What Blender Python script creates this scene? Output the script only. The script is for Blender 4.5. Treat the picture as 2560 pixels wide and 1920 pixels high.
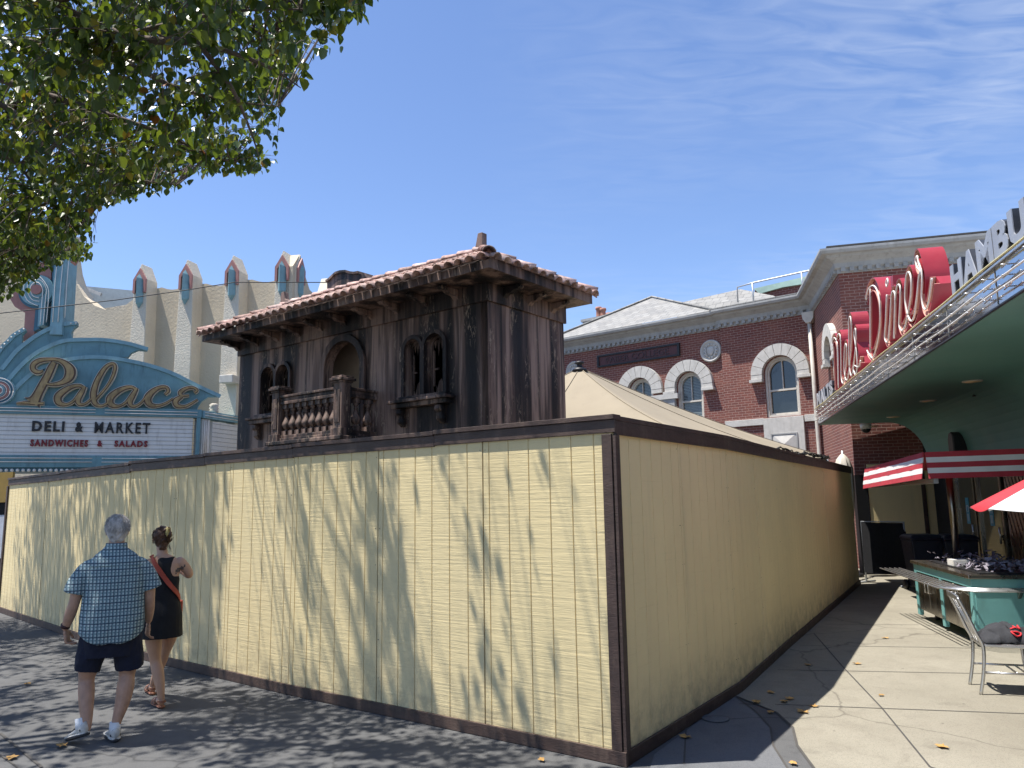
import bpy, bmesh, math, random
from mathutils import Vector, Matrix, noise as mnoise
from mathutils.geometry import tessellate_polygon
R = math.radians
for o in list(bpy.data.objects): bpy.data.objects.remove(o)
S = bpy.context.scene
C = S.collection
# ---------------------------------------------------------------- camera
F, CX, CY, CH = 1910.0, 1280.0, 960.0, 1.85
PITCH, ROLL = R(8.75), R(0.93)
cam = bpy.data.objects.new('camera', bpy.data.cameras.new('camera'))
C.objects.link(cam); S.camera = cam
cam.data.sensor_width = 36; cam.data.lens = 36 * F / 2560
cam.data.clip_start = 0.05; cam.data.clip_end = 3000
cam.matrix_world = Matrix.Translation((0, 0, CH)) @ Matrix.Rotation(R(90) + PITCH, 4, 'X') @ Matrix.Rotation(-ROLL, 4, 'Z')
S.render.resolution_x, S.render.resolution_y = 1024, 768
# ---------------------------------------------------------------- sky and sun
SUN_EL, SUN_AZ = R(69.5), R(264)
w = bpy.data.worlds.new('World'); S.world = w; w.use_nodes = True
nt = w.node_tree; nt.nodes.clear()
out = nt.nodes.new('ShaderNodeOutputWorld'); bg = nt.nodes.new('ShaderNodeBackground')
sky = nt.nodes.new('ShaderNodeTexSky'); sky.sky_type = 'NISHITA'; sky.sun_disc = False
sky.sun_elevation = SUN_EL; sky.sun_rotation = SUN_AZ; sky.altitude = 0; sky.air_density = 1.0; sky.dust_density = 0.3; sky.ozone_density = 1.0
bg.inputs['Strength'].default_value = 0.10
tc = nt.nodes.new('ShaderNodeTexCoord'); sep = nt.nodes.new('ShaderNodeSeparateXYZ'); nt.links.new(tc.outputs['Generated'], sep.inputs[0])
def wm(op, a, b=None, c=None):
    n = nt.nodes.new('ShaderNodeMath'); n.operation = op
    for i, v in enumerate((a, b, c)):
        if v is None: continue
        if isinstance(v, (int, float)): n.inputs[i].default_value = v
        else: nt.links.new(v, n.inputs[i])
    return n.outputs[0]
zz = wm('MAXIMUM', wm('ADD', sep.outputs[2], 0.06), 0.05)
cmb = nt.nodes.new('ShaderNodeCombineXYZ')
nt.links.new(wm('DIVIDE', sep.outputs[0], zz), cmb.inputs[0]); nt.links.new(wm('DIVIDE', sep.outputs[1], zz), cmb.inputs[1])
def wnoise(scale, rotz, stretch, detail, dist):
    mp = nt.nodes.new('ShaderNodeMapping'); mp.inputs['Rotation'].default_value = (0, 0, rotz); mp.inputs['Scale'].default_value = stretch
    nt.links.new(cmb.outputs[0], mp.inputs[0])
    n = nt.nodes.new('ShaderNodeTexNoise'); n.inputs['Scale'].default_value = scale; n.inputs['Detail'].default_value = detail
    n.inputs['Distortion'].default_value = dist; nt.links.new(mp.outputs[0], n.inputs['Vector'])
    return n.outputs[0]
big = wnoise(0.75, R(-20), (1, 1, 1), 4, 0.3)
fine = wnoise(6.5, R(-8), (0.7, 2.1, 1), 8, 1.2)
cl = wm('MULTIPLY', wm('MULTIPLY', wm('SUBTRACT', big, 0.33), 3.0), wm('MULTIPLY', wm('SUBTRACT', fine, 0.34), 3.2))
rightness = wm('MULTIPLY_ADD', sep.outputs[0], 2.4, 0.10)
cl = wm('MULTIPLY', wm('MAXIMUM', cl, 0.0), wm('MINIMUM', wm('MAXIMUM', rightness, 0.0), 1.0))
cl = wm('MINIMUM', wm('MULTIPLY', cl, 0.36), 0.42)
tint = nt.nodes.new('ShaderNodeMix'); tint.data_type = 'RGBA'; tint.blend_type = 'MULTIPLY'; tint.inputs[0].default_value = 1
nt.links.new(sky.outputs[0], tint.inputs[6]); tint.inputs[7].default_value = (0.93, 1.0, 1.19, 1)
mx = nt.nodes.new('ShaderNodeMix'); mx.data_type = 'RGBA'
nt.links.new(cl, mx.inputs[0]); nt.links.new(tint.outputs[2], mx.inputs[6]); mx.inputs[7].default_value = (4.6, 5.1, 6.0, 1)
nt.links.new(mx.outputs[2], bg.inputs[0]); nt.links.new(bg.outputs[0], out.inputs[0])
sun = bpy.data.objects.new('sun', bpy.data.lights.new('sun', 'SUN')); C.objects.link(sun)
sun.data.energy = 5.0; sun.data.angle = R(0.55); sun.data.color = (1.0, 0.955, 0.88)
sd = Vector((math.sin(SUN_AZ) * math.cos(SUN_EL), math.cos(SUN_AZ) * math.cos(SUN_EL), math.sin(SUN_EL)))
sun.rotation_euler = sd.to_track_quat('Z', 'Y').to_euler(); sun.location = sd * 60
S.view_settings.view_transform = 'Standard'; S.view_settings.look = 'None'; S.view_settings.exposure = 0.82; S.view_settings.gamma = 1
S.render.engine = 'CYCLES'
S.cycles.max_bounces = 8

# ---------------------------------------------------------------- materials
MATS = {}
class NT:
    def __init__(s, name):
        s.m = bpy.data.materials.new(name); s.m.use_nodes = True; s.t = s.m.node_tree
        s.b = s.t.nodes['Principled BSDF']; s.out = s.t.nodes['Material Output']
        s.tc = s.t.nodes.new('ShaderNodeTexCoord')
    def n(s, typ, **k):
        x = s.t.nodes.new(typ)
        for a, v in k.items(): setattr(x, a, v)
        return x
    def put(s, inp, v):
        if v is None: return
        if isinstance(v, bpy.types.NodeSocket): s.t.links.new(v, inp)
        elif isinstance(v, (tuple, list)) and len(v) == 3 and inp.type == 'RGBA': inp.default_value = (*v, 1)
        else: inp.default_value = v
    def math(s, op, a, b=None, c=None):
        x = s.n('ShaderNodeMath', operation=op)
        for i, v in enumerate((a, b, c)): s.put(x.inputs[i], v)
        return x.outputs[0]
    def coord(s, kind='Object', scale=(1, 1, 1), rot=(0, 0, 0), loc=(0, 0, 0)):
        mp = s.n('ShaderNodeMapping'); s.put(mp.inputs[0], s.tc.outputs[kind])
        mp.inputs['Scale'].default_value = scale; mp.inputs['Rotation'].default_value = rot; mp.inputs['Location'].default_value = loc
        return mp.outputs[0]
    def noise(s, vec, scale, detail=4, rough=.55, dist=0):
        x = s.n('ShaderNodeTexNoise'); s.put(x.inputs['Vector'], vec); x.inputs['Scale'].default_value = scale
        x.inputs['Detail'].default_value = detail; x.inputs['Roughness'].default_value = rough; x.inputs['Distortion'].default_value = dist
        return x.outputs[0]
    def ramp(s, fac, stops):
        x = s.n('ShaderNodeValToRGB'); s.put(x.inputs[0], fac); e = x.color_ramp.elements
        while len(e) < len(stops): e.new(0.5)
        for el, (p, c) in zip(e, stops):
            el.position = p; el.color = (*c, 1) if not isinstance(c, (int, float)) else (c, c, c, 1)
        return x.outputs[0]
    def mix(s, fac, a, b, mode='MIX'):
        x = s.n('ShaderNodeMix', data_type='RGBA', blend_type=mode); s.put(x.inputs[0], fac); s.put(x.inputs[6], a); s.put(x.inputs[7], b)
        return x.outputs[2]
    def bump(s, h, strength=.3, dist=.02):
        x = s.n('ShaderNodeBump'); s.put(x.inputs['Height'], h); x.inputs['Strength'].default_value = strength; x.inputs['Distance'].default_value = dist
        s.put(s.b.inputs['Normal'], x.outputs[0])
    def fin(s, col, rough=.8, metal=0, spec=.5):
        s.put(s.b.inputs['Base Color'], col); s.put(s.b.inputs['Roughness'], rough); s.put(s.b.inputs['Metallic'], metal)
        s.b.inputs['Specular IOR Level'].default_value = spec
        return s.m
def plain(name, col, rough=.7, metal=0, var=.12, scale=6, bump=0, bscale=60, spec=.5, stretch=(1, 1, 1), dirt=None):
    """painted or coated surface: slow colour drift, fine grain and optional dirt"""
    t = NT(name); v = t.coord('Object', stretch)
    a = t.noise(v, scale, 5); lo = tuple(c * (1 - var) for c in col); hi = tuple(min(1, c * (1 + var)) for c in col)
    c = t.ramp(a, [(.3, lo), (.7, hi)])
    if dirt:
        d = t.noise(t.coord('Object', (2.2, 2.2, .5)), 3.0, 7, .65)
        c = t.mix(t.ramp(d, [(.52, 0.0), (.72, dirt[1])]), c, dirt[0])
    r = t.math('MULTIPLY_ADD', t.noise(v, scale * 3), .25, rough - .12)
    if bump: t.bump(t.noise(v, bscale, 4), bump, .01)
    return t.fin(c, r, metal, spec)

def m_siding(name, col):                                        # rough-sawn plywood under cream paint
    t = NT(name)
    g = t.noise(t.coord('Object', (1.8, 1.8, 52)), 1.0, 6, .62, .12)
    g2 = t.noise(t.coord('Object', (7, 7, 26)), 1.6, 4)
    big = t.noise(t.coord('Object', (.9, .9, .5)), 1.0, 4)
    run = t.noise(t.coord('Object', (5, 5, .35)), 1.4, 6)
    c = t.ramp(big, [(.3, tuple(x * .92 for x in col)), (.7, tuple(min(1, x * 1.05) for x in col))])
    c = t.mix(t.ramp(run, [(.55, 0.0), (.8, .22)]), c, (.40, .34, .20))
    c = t.mix(t.ramp(g, [(.25, .2), (.40, 0.0)]), c, tuple(x * .6 for x in col))
    oi = t.n('ShaderNodeObjectInfo'); c = t.mix(t.ramp(oi.outputs['Random'], [(0, .16), (1, 0.0)]), c, (.62, .52, .33))
    sp = t.noise(t.coord('Object', (1, 1, 1), loc=(4, 2, 9)), 9, 6, .75); c = t.mix(t.ramp(sp, [(.64, 0.0), (.70, .45)]), c, tuple(x * .62 for x in col))
    lowz = t.n('ShaderNodeSeparateXYZ'); t.put(lowz.inputs[0], t.tc.outputs['Object'])
    spl = t.math('MULTIPLY', t.ramp(lowz.outputs[2], [(.10, 1.0), (.55, 0.0)]), t.ramp(t.noise(t.coord('Object', (3, 3, 3)), 2.2, 6, .7), [(.4, 0.0), (.65, .55)])); c = t.mix(spl, c, (.22, .18, .12))
    t.bump(t.math('ADD', g, t.math('MULTIPLY', g2, .4)), .5, .008)
    return t.fin(c, .8)
def m_brick(name, dark=1.0):
    t = NT(name); uv = t.coord('UV')
    b = t.n('ShaderNodeTexBrick'); t.put(b.inputs['Vector'], uv)
    b.inputs['Scale'].default_value = 1; b.inputs['Brick Width'].default_value = .235; b.inputs['Row Height'].default_value = .083
    b.inputs['Mortar Size'].default_value = .0085; b.inputs['Mortar Smooth'].default_value = .3; b.inputs['Bias'].default_value = 0
    t.put(b.inputs['Color1'], (.20 * dark, .060 * dark, .045 * dark)); t.put(b.inputs['Color2'], (.135 * dark, .042 * dark, .035 * dark)); t.put(b.inputs['Mortar'], (.36 * dark, .25 * dark, .21 * dark))
    n1 = t.noise(uv, 1.1, 5); n2 = t.noise(uv, 22, 4)
    c = t.mix(t.math('MULTIPLY', t.ramp(n1, [(.4, 0.0), (.75, 1.0)]), .35), b.outputs[0], (.33 * dark, .15 * dark, .10 * dark))
    c = t.mix(t.ramp(n2, [(.35, .35), (.6, 0.0)]), c, (.08, .03, .025))
    h = t.math('MULTIPLY_ADD', n2, .3, t.math('MULTIPLY', b.outputs['Fac'], -1.0))
    t.bump(h, .6, .008)
    return t.fin(c, .88)
def m_stucco(name, col, bump=.5, bs=38):
    t = NT(name); v = t.coord('Object')
    a = t.noise(v, .8, 5); r = t.noise(t.coord('Object', (3, 3, .22)), 1.5, 6)
    c = t.ramp(a, [(.3, tuple(x * .9 for x in col)), (.7, tuple(min(1, x * 1.06) for x in col))])
    c = t.mix(t.ramp(r, [(.55, 0.0), (.78, .3)]), c, tuple(x * .62 for x in col))
    t.bump(t.noise(v, bs / 3, 7, .6, .4), bump, .03)
    return t.fin(c, .92)
def m_char(name, k=1.0):                                        # scorched scenic paint: soot runs over dusty mauve and tan
    t = NT(name)
    s1 = t.noise(t.coord('Object', (2.1, 2.1, .16)), 1.6, 4, .5)
    s2 = t.noise(t.coord('Object', (6, 6, .30)), 1.7, 7, .6, .5)
    s3 = t.noise(t.coord('Object', (12, 12, 3.2)), 1.6, 9, .72, 1.2)
    c = t.ramp(s1, [(.36, (.010 * k, .008 * k, .009 * k)), (.44, (.034 * k, .024 * k, .022 * k)), (.51, (.14 * k, .088 * k, .070 * k)), (.58, (.30 * k, .205 * k, .165 * k))])
    c = t.mix(t.ramp(s2, [(.50, 0.0), (.62, .75)]), c, (.009 * k, .007 * k, .008 * k))
    pe = t.math('MULTIPLY', t.ramp(s3, [(.54, 0.0), (.59, 1.0)]), t.ramp(t.noise(t.coord('Object', (2.2, 2.2, .7), loc=(3, 1, 5)), 1.5, 3), [(.5, 0.0), (.6, 1.0)]))
    c = t.mix(t.math('MULTIPLY', pe, .75), c, (.36 * k, .27 * k, .20 * k))
    t.bump(t.math('ADD', t.math('MULTIPLY', s3, .7), t.math('MULTIPLY', s2, .5)), .5, .02)
    return t.fin(c, t.math('MULTIPLY_ADD', s3, .4, .42), 0, .35)
def m_tiles(name):
    t = NT(name); g = t.n('ShaderNodeNewGeometry'); v = t.coord('Object')
    c = t.ramp(g.outputs['Random Per Island'], [(0, (.36, .22, .18)), (.3, (.58, .38, .32)), (.6, (.46, .29, .25)), (.85, (.66, .48, .42)), (1, (.24, .17, .15))])
    n = t.noise(v, 7, 6, .65); c = t.mix(t.ramp(n, [(.45, 0.0), (.62, .8)]), c, (.055, .042, .042))
    n2 = t.noise(v, 21, 5); c = t.mix(t.ramp(n2, [(.56, 0.0), (.7, .5)]), c, (.55, .46, .42))
    t.bump(n2, .3, .01); return t.fin(c, .8)
def m_slate(name):
    t = NT(name); uv = t.coord('UV'); b = t.n('ShaderNodeTexBrick'); t.put(b.inputs['Vector'], uv)
    b.inputs['Scale'].default_value = 1; b.inputs['Brick Width'].default_value = .34; b.inputs['Row Height'].default_value = .26
    b.inputs['Mortar Size'].default_value = .012; b.inputs['Mortar Smooth'].default_value = .6
    t.put(b.inputs['Color1'], (.27, .265, .25)); t.put(b.inputs['Color2'], (.19, .187, .18)); t.put(b.inputs['Mortar'], (.12, .12, .12))
    n = t.noise(uv, 2.2, 6); c = t.mix(t.ramp(n, [(.5, 0.0), (.75, .5)]), b.outputs[0], (.30, .28, .25))
    t.bump(t.math('MULTIPLY_ADD', n, .3, t.math('MULTIPLY', b.outputs['Fac'], -1.0)), .6, .02); return t.fin(c, .75)
def m_ground(name, c1, c2, spots, rough=.9, bump=.35):
    t = NT(name); v = t.coord('Object')
    a = t.noise(v, .55, 6, .6); b = t.noise(v, 4.2, 7, .62, .6); f = t.noise(v, 140, 3); m = t.noise(t.coord('Object', (1, 1, 1), loc=(7, 3, 0)), 1.7, 8, .7)
    c = t.ramp(a, [(.3, c1), (.7, c2)])
    c = t.mix(t.ramp(b, [(.50, 0.0), (.75, .45)]), c, spots)
    c = t.mix(t.ramp(m, [(.60, 0.0), (.68, .28)]), c, tuple(x * .55 for x in spots))
    c = t.mix(t.ramp(f, [(.36, .5), (.5, 0.0)]), c, tuple(x * .55 for x in c1))
    vo = t.n('ShaderNodeTexVoronoi'); t.put(vo.inputs['Vector'], v); vo.inputs['Scale'].default_value = 2.6
    c = t.mix(t.ramp(vo.outputs['Distance'], [(.030, .6), (.045, 0.0)]), c, tuple(x * .35 for x in spots))
    ck = t.n('ShaderNodeTexVoronoi', feature='DISTANCE_TO_EDGE'); w_ = t.n('ShaderNodeMix', data_type='VECTOR'); nz = t.n('ShaderNodeTexNoise'); nz.inputs['Scale'].default_value = 2.5; nz.inputs['Detail'].default_value = 5; t.put(nz.inputs['Vector'], v)
    w_.inputs[0].default_value = .22; t.put(w_.inputs[4], v); t.put(w_.inputs[5], nz.outputs['Color']); t.put(ck.inputs['Vector'], w_.outputs[1]); ck.inputs['Scale'].default_value = .32
    c = t.mix(t.ramp(ck.outputs['Distance'], [(.0015, .55), (.004, 0.0)]), c, tuple(x * .4 for x in spots))
    t.bump(t.math('MULTIPLY_ADD', f, .8, b), bump, .006); return t.fin(c, rough, 0, .3)
def m_leaf(name):
    t = NT(name); g = t.n('ShaderNodeNewGeometry'); r = g.outputs['Random Per Island']
    c = t.ramp(r, [(0, (.018, .040, .010)), (.35, (.034, .070, .014)), (.72, (.060, .105, .020)), (.92, (.15, .17, .02)), (.985, (.30, .24, .03)), (1, (.32, .07, .02))])
    s = t.b; t.fin(c, .32, 0, .5)
    tr = t.n('ShaderNodeBsdfTranslucent'); t.put(tr.inputs[0], t.mix(.7, c, (.22, .30, .02)))
    ms = t.n('ShaderNodeMixShader'); ms.inputs[0].default_value = .30
    t.t.links.new(s.outputs[0], ms.inputs[1]); t.t.links.new(tr.outputs[0], ms.inputs[2]); t.t.links.new(ms.outputs[0], t.out.inputs[0])
    return t.m
def m_glass(name, tint=(.9, .95, 1), rough=.02, alpha=.25):      # thin clear sheet: part mirror, part see-through
    t = NT(name); t.fin((.03, .035, .04), rough, 0, 1.0)
    tr = t.n('ShaderNodeBsdfTransparent'); t.put(tr.inputs[0], tint)
    gl = t.n('ShaderNodeBsdfGlossy'); gl.inputs['Roughness'].default_value = rough; t.put(gl.inputs[0], (.9, .92, .95))
    v = t.coord('Object'); t2 = t.n('ShaderNodeBump'); t.put(t2.inputs['Height'], t.noise(v, 3.5, 3)); t2.inputs['Strength'].default_value = .25; t2.inputs['Distance'].default_value = .05
    t.put(gl.inputs['Normal'], t2.outputs[0])
    ms = t.n('ShaderNodeMixShader'); ms.inputs[0].default_value = alpha
    t.t.links.new(tr.outputs[0], ms.inputs[1]); t.t.links.new(gl.outputs[0], ms.inputs[2]); t.t.links.new(ms.outputs[0], t.out.inputs[0])
    return t.m
def m_check(name):
    t = NT(name); s = t.n('ShaderNodeSeparateXYZ'); t.put(s.inputs[0], t.coord('Object'))
    def line(ax, per, wd, off=0):
        f = t.math('FRACT', t.math('MULTIPLY_ADD', s.outputs[ax], 1 / per, 50 + off)); return t.math('LESS_THAN', f, wd)
    base = t.mix(t.noise(t.coord('Object'), 30, 4), (.44, .52, .52), (.33, .43, .45))
    c = t.mix(t.math('MULTIPLY', t.math('MAXIMUM', line(0, .026, .46), line(2, .026, .42)), .72), base, (.05, .13, .16))
    c = t.mix(t.math('MULTIPLY', t.math('MAXIMUM', line(0, .026, .20, .1), line(2, .052, .14, .03)), .85), c, (.010, .020, .055))
    t.bump(t.noise(t.coord('Object', (1, 1, .5)), 9, 4), .5, .03); return t.fin(c, .9)
M = {
 'cream': m_siding('cream_siding_paint', (.75, .61, .33)),
 'cream_side': m_siding('cream_siding_paint_shade_lift', (.84, .67, .36)),  # same siding paint, lightened in colour to offset the shade on these faces
 'brown': plain('brown_trim_paint', (.060, .036, .028), .6, var=.25, scale=5, bump=.3, bscale=25, stretch=(1, 1, 4), dirt=((.20, .14, .10), .35)),
 'groove': plain('groove_shadow_line', (.30, .26, .16), .9),
 'asphalt': m_ground('grey_paving', (.082, .083, .086), (.125, .125, .125), (.055, .055, .057)),
 'concrete': m_ground('pale_concrete', (.215, .197, .155), (.30, .277, .222), (.17, .15, .12)),
 'slab': m_ground('blue_grey_slab', (.12, .125, .135), (.16, .163, .17), (.08, .083, .09)),
 'joint': plain('joint_grime', (.07, .065, .06), .95),
 'brick': m_brick('red_brick'), 'brick_dark': m_brick('shaded_red_brick', .55),
 'stucco': m_stucco('beige_stucco', (.57, .485, .355)), 'stucco_rough': m_stucco('pale_rough_stucco', (.66, .59, .47), 1.0, 60),
 'char': m_char('charred_paint'), 'char_wood': m_char('charred_timber', .75), 'tiles': m_tiles('clay_roof_tiles'),
 'slate': m_slate('grey_slate'),
 'stone': plain('white_painted_stone', (.50, .48, .44), .85, var=.10, bump=.4, bscale=25, dirt=((.36, .34, .30), .6)),
 'cornice': plain('grey_painted_cornice', (.33, .33, .32), .75, var=.12, scale=3, dirt=((.2, .19, .17), .6)),
 'frame': plain('cream_window_frame', (.55, .51, .44), .6),
 'bluemarq': plain('teal_blue_sign_paint', (.12, .245, .275), .5, var=.16, scale=2, dirt=((.06, .12, .14), .7)),
 'bluelite': plain('pale_teal_sign_paint', (.19, .34, .38), .5, var=.12, scale=4, dirt=((.12, .16, .16), .5)),
 'bluedark': plain('deep_teal_sign_paint', (.045, .13, .18), .5, var=.1, scale=2),
 'pink': plain('dusty_pink_sign_paint', (.36, .165, .14), .6, var=.12, scale=3, dirt=((.2, .1, .08), .5)),
 'gold': plain('aged_gold_letter_face', (.36, .25, .11), .55, var=.28, scale=5, dirt=((.10, .06, .03), .8)),
 'goldside': plain('letter_edge_brown', (.09, .05, .03), .6), 'ivory': plain('ivory_letter_return', (.66, .60, .46), .6),
 'board': plain('white_letter_board', (.66, .645, .60), .5, var=.05, scale=1.5, dirt=((.42, .40, .36), .45)),
 'black': plain('black_plastic', (.012, .012, .014), .5), 'redletter': plain('dark_red_letter', (.19, .012, .018), .5),
 'bulb': plain('clear_bulb', (.70, .68, .62), .12, var=.05), 'neon': plain('white_neon_tube', (.78, .73, .66), .25, var=.05),
 'neon_yellow': plain('yellow_neon_tube', (.70, .62, .30), .3, var=.1),
 'red': plain('red_sign_metal', (.30, .020, .032), .42, var=.12, scale=3), 'redface': plain('red_sign_face', (.24, .016, .024), .45, var=.15, scale=3),
 'salmon': plain('faded_salmon_channel', (.62, .36, .28), .5, var=.15, scale=6),
 'silver': plain('brushed_silver_letter', (.42, .43, .45), .42, .35, var=.12, scale=3), 'letterside': plain('dark_letter_return', (.035, .038, .045), .4),
 'mirror': plain('polished_fascia_metal', (.55, .56, .58), .10, 1.0, var=.12, scale=2, bump=.05, bscale=3),
 'teal': plain('teal_soffit_paint', (.125, .29, .25), .55, var=.08, scale=.6), 'kiosk': plain('turquoise_kiosk_paint', (.15, .36, .35), .45, var=.07, scale=3, dirt=((.10, .2, .19), .3)),
 'steel': plain('stainless_steel', (.36, .33, .28), .28, 1.0, var=.12, scale=2.5, stretch=(1, 1, .3)),
 'alu': plain('brushed_aluminium', (.60, .60, .60), .30, .9, var=.08), 'galv': plain('galvanised_tube', (.42, .44, .46), .45, .6, var=.1),
 'awn_red': plain('red_awning_cloth', (.42, .035, .05), .8, var=.08, bump=.15), 'awn_white': plain('white_awning_cloth', (.74, .72, .70), .8, var=.05, bump=.15),
 'umb_red': plain('bright_red_canvas', (.62, .035, .045), .7, var=.05), 'umb_white': plain('white_canvas', (.86, .86, .86), .7, var=.03, bump=.1, bscale=8),
 'tent': m_stucco('tan_canvas', (.285, .24, .17), .10, 30), 'plaque': plain('maroon_plaque', (.085, .028, .028), .6), 'plaqueletter': plain('worn_plaque_letter', (.045, .018, .018), .5),
 'glassdark': plain('dark_window_pane', (.02, .025, .03), .04, var=.4, scale=1.5, spec=.9), 'blind': plain('window_blind', (.22, .27, .28), .6, var=.1),
 'clear': m_glass('clear_acrylic'), 'bark': plain('grey_brown_bark', (.13, .10, .08), .9, var=.35, scale=6, bump=.8, bscale=30, stretch=(1, 1, .4)),
 'leaf': m_leaf('green_leaf'), 'dryleaf': plain('dry_leaf', (.40, .23, .07), .8, var=.3),
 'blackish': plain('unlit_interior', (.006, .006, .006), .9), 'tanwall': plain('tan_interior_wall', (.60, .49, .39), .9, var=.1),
 'copper': plain('weathered_copper', (.34, .47, .40), .8, var=.2, scale=2), 'greymetal': plain('grey_roof_metal', (.36, .40, .40), .5, var=.1),
 'navy': plain('navy_twill', (.006, .008, .022), .9, var=.2, bump=.3, bscale=90), 'blackcloth': plain('black_jersey', (.006, .006, .008), .85, bump=.3, bscale=12),
 'skin': plain('fair_skin', (.44, .25, .165), .55, var=.16, scale=14, bump=.1, bscale=60), 'skin2': plain('tanned_skin', (.50, .29, .19), .5, var=.06, scale=14),
 'greyhair': plain('grey_hair', (.50, .465, .43), .6, var=.45, scale=26, bump=.9, bscale=45, stretch=(1, 1, .35)), 'brownhair': plain('brown_hair', (.085, .037, .019), .5, var=.6, scale=30, bump=.9, bscale=40, stretch=(1, 1, .4)),
 'claw': plain('pale_hair_claw', (.48, .40, .16), .3), 'shirt': m_check('check_shirt_cloth'), 'strap': plain('orange_red_strap', (.40, .06, .03), .6),
 'white_shoe': plain('off_white_shoe', (.55, .53, .49), .7, var=.15, scale=20), 'sole': plain('dark_sole', (.03, .03, .035), .8), 'sock': plain('white_sock', (.75, .75, .75), .9),
 'tan_leather': plain('tan_sandal_leather', (.24, .095, .05), .6), 'watch': plain('dark_red_watch_strap', (.045, .012, .012), .6), 'tattoo': plain('grey_tattoo_ink', (.085, .070, .065), .6, var=.5, scale=40),
 'charcoal': plain('charcoal_cloth', (.028, .029, .034), .9, bump=.5, bscale=14), 'print': plain('red_print', (.62, .03, .04), .7), 'bin': plain('dark_blue_plastic', (.01, .015, .035), .5),
 'cable': plain('black_cable', (.02, .02, .02), .6), 'lampglow': plain('recessed_lamp_glass', (.85, .62, .32), .3), 'cyan': plain('cyan_sticker', (.05, .30, .38), .4),
 'papers': plain('grey_lilac_wrappers', (.20, .18, .21), .8, var=.5, scale=25), 'terracotta': plain('terracotta_pot', (.36, .17, .12), .85), 'rust': plain('splintered_wood', (.30, .15, .07), .9),
 'redbrown': plain('red_brown_cladding', (.26, .05, .03), .8), 'yellowpost': plain('ochre_paint', (.30, .19, .04), .7), 'papersheet': plain('pale_notice_paper', (.55, .56, .60), .7),
}

# ---------------------------------------------------------------- placement helpers
def ray(px, py):
    x = (px - CX) / F; y = -(py - CY) / F
    c, s = math.cos(ROLL), math.sin(ROLL); X = x * c + y * s; Y = -x * s + y * c
    cp, sp = math.cos(PITCH), math.sin(PITCH)
    return Vector((X, cp - Y * sp, sp + Y * cp))
def on_z(px, py, z=0.0):                                         # point of a horizontal plane
    r = ray(px, py); return Vector((0, 0, CH)) + r * ((z - CH) / r.z)
def at_y(px, py, y):                                             # point at a given distance
    r = ray(px, py); return Vector((0, 0, CH)) + r * (y / r.y)
def dd(x, y): return (x * 2560 / 2212, y * 2560 / 2212)
def reg(x0, y0, s): return lambda x, y: (x0 + x * s, y0 + y * s)
S1 = reg(0, 760, .28933); S2 = reg(0, 500, .44599); SH = reg(500, 550, .45208); S3 = reg(1380, 580, .36163); S4 = reg(2000, 500, .39188)
S6 = reg(1400, 820, .31646); SB = reg(2040, 600, .25316); SG = reg(2300, 500, .18081); SP = reg(0, 540, .19289); SK = reg(2050, 1080, .40997); SQ = reg(2160, 1200, .24111); SC = reg(640, 800, .22604)
class Frame:                                                     # a vertical wall plane: u to the right along the wall, z up, w outwards
    def __init__(s, o, az, z=0.0):
        a = R(az); s.o = Vector((o[0], o[1], z)); s.d = Vector((math.sin(a), math.cos(a), 0)); s.n = Vector((s.d.y, -s.d.x, 0))
    def P(s, u, v, w=0.0): return s.o + s.d * u + s.n * w + Vector((0, 0, v))
    def uv(s, px, py, w=0.0):
        r = ray(px, py); o = s.o + s.n * w; k = o.dot(s.n) / r.dot(s.n)
        p = Vector((0, 0, CH)) + r * k; return ((p - s.o).dot(s.d), p.z - s.o.z)
    def pts(s, reg_, L, w=0.0): return [s.uv(*reg_(*q[:2]), w) for q in L]
def tag(o, label=None, cat=None, group=None, kind=None):
    if label: o['label'] = label
    if cat: o['category'] = cat
    if group: o['group'] = group
    if kind: o['kind'] = kind
    return o
def thing(name, loc, label, cat, group=None):
    o = bpy.data.objects.new(name, None); C.objects.link(o); o.location = loc; o.empty_display_size = .2
    return tag(o, label, cat, group)
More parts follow.
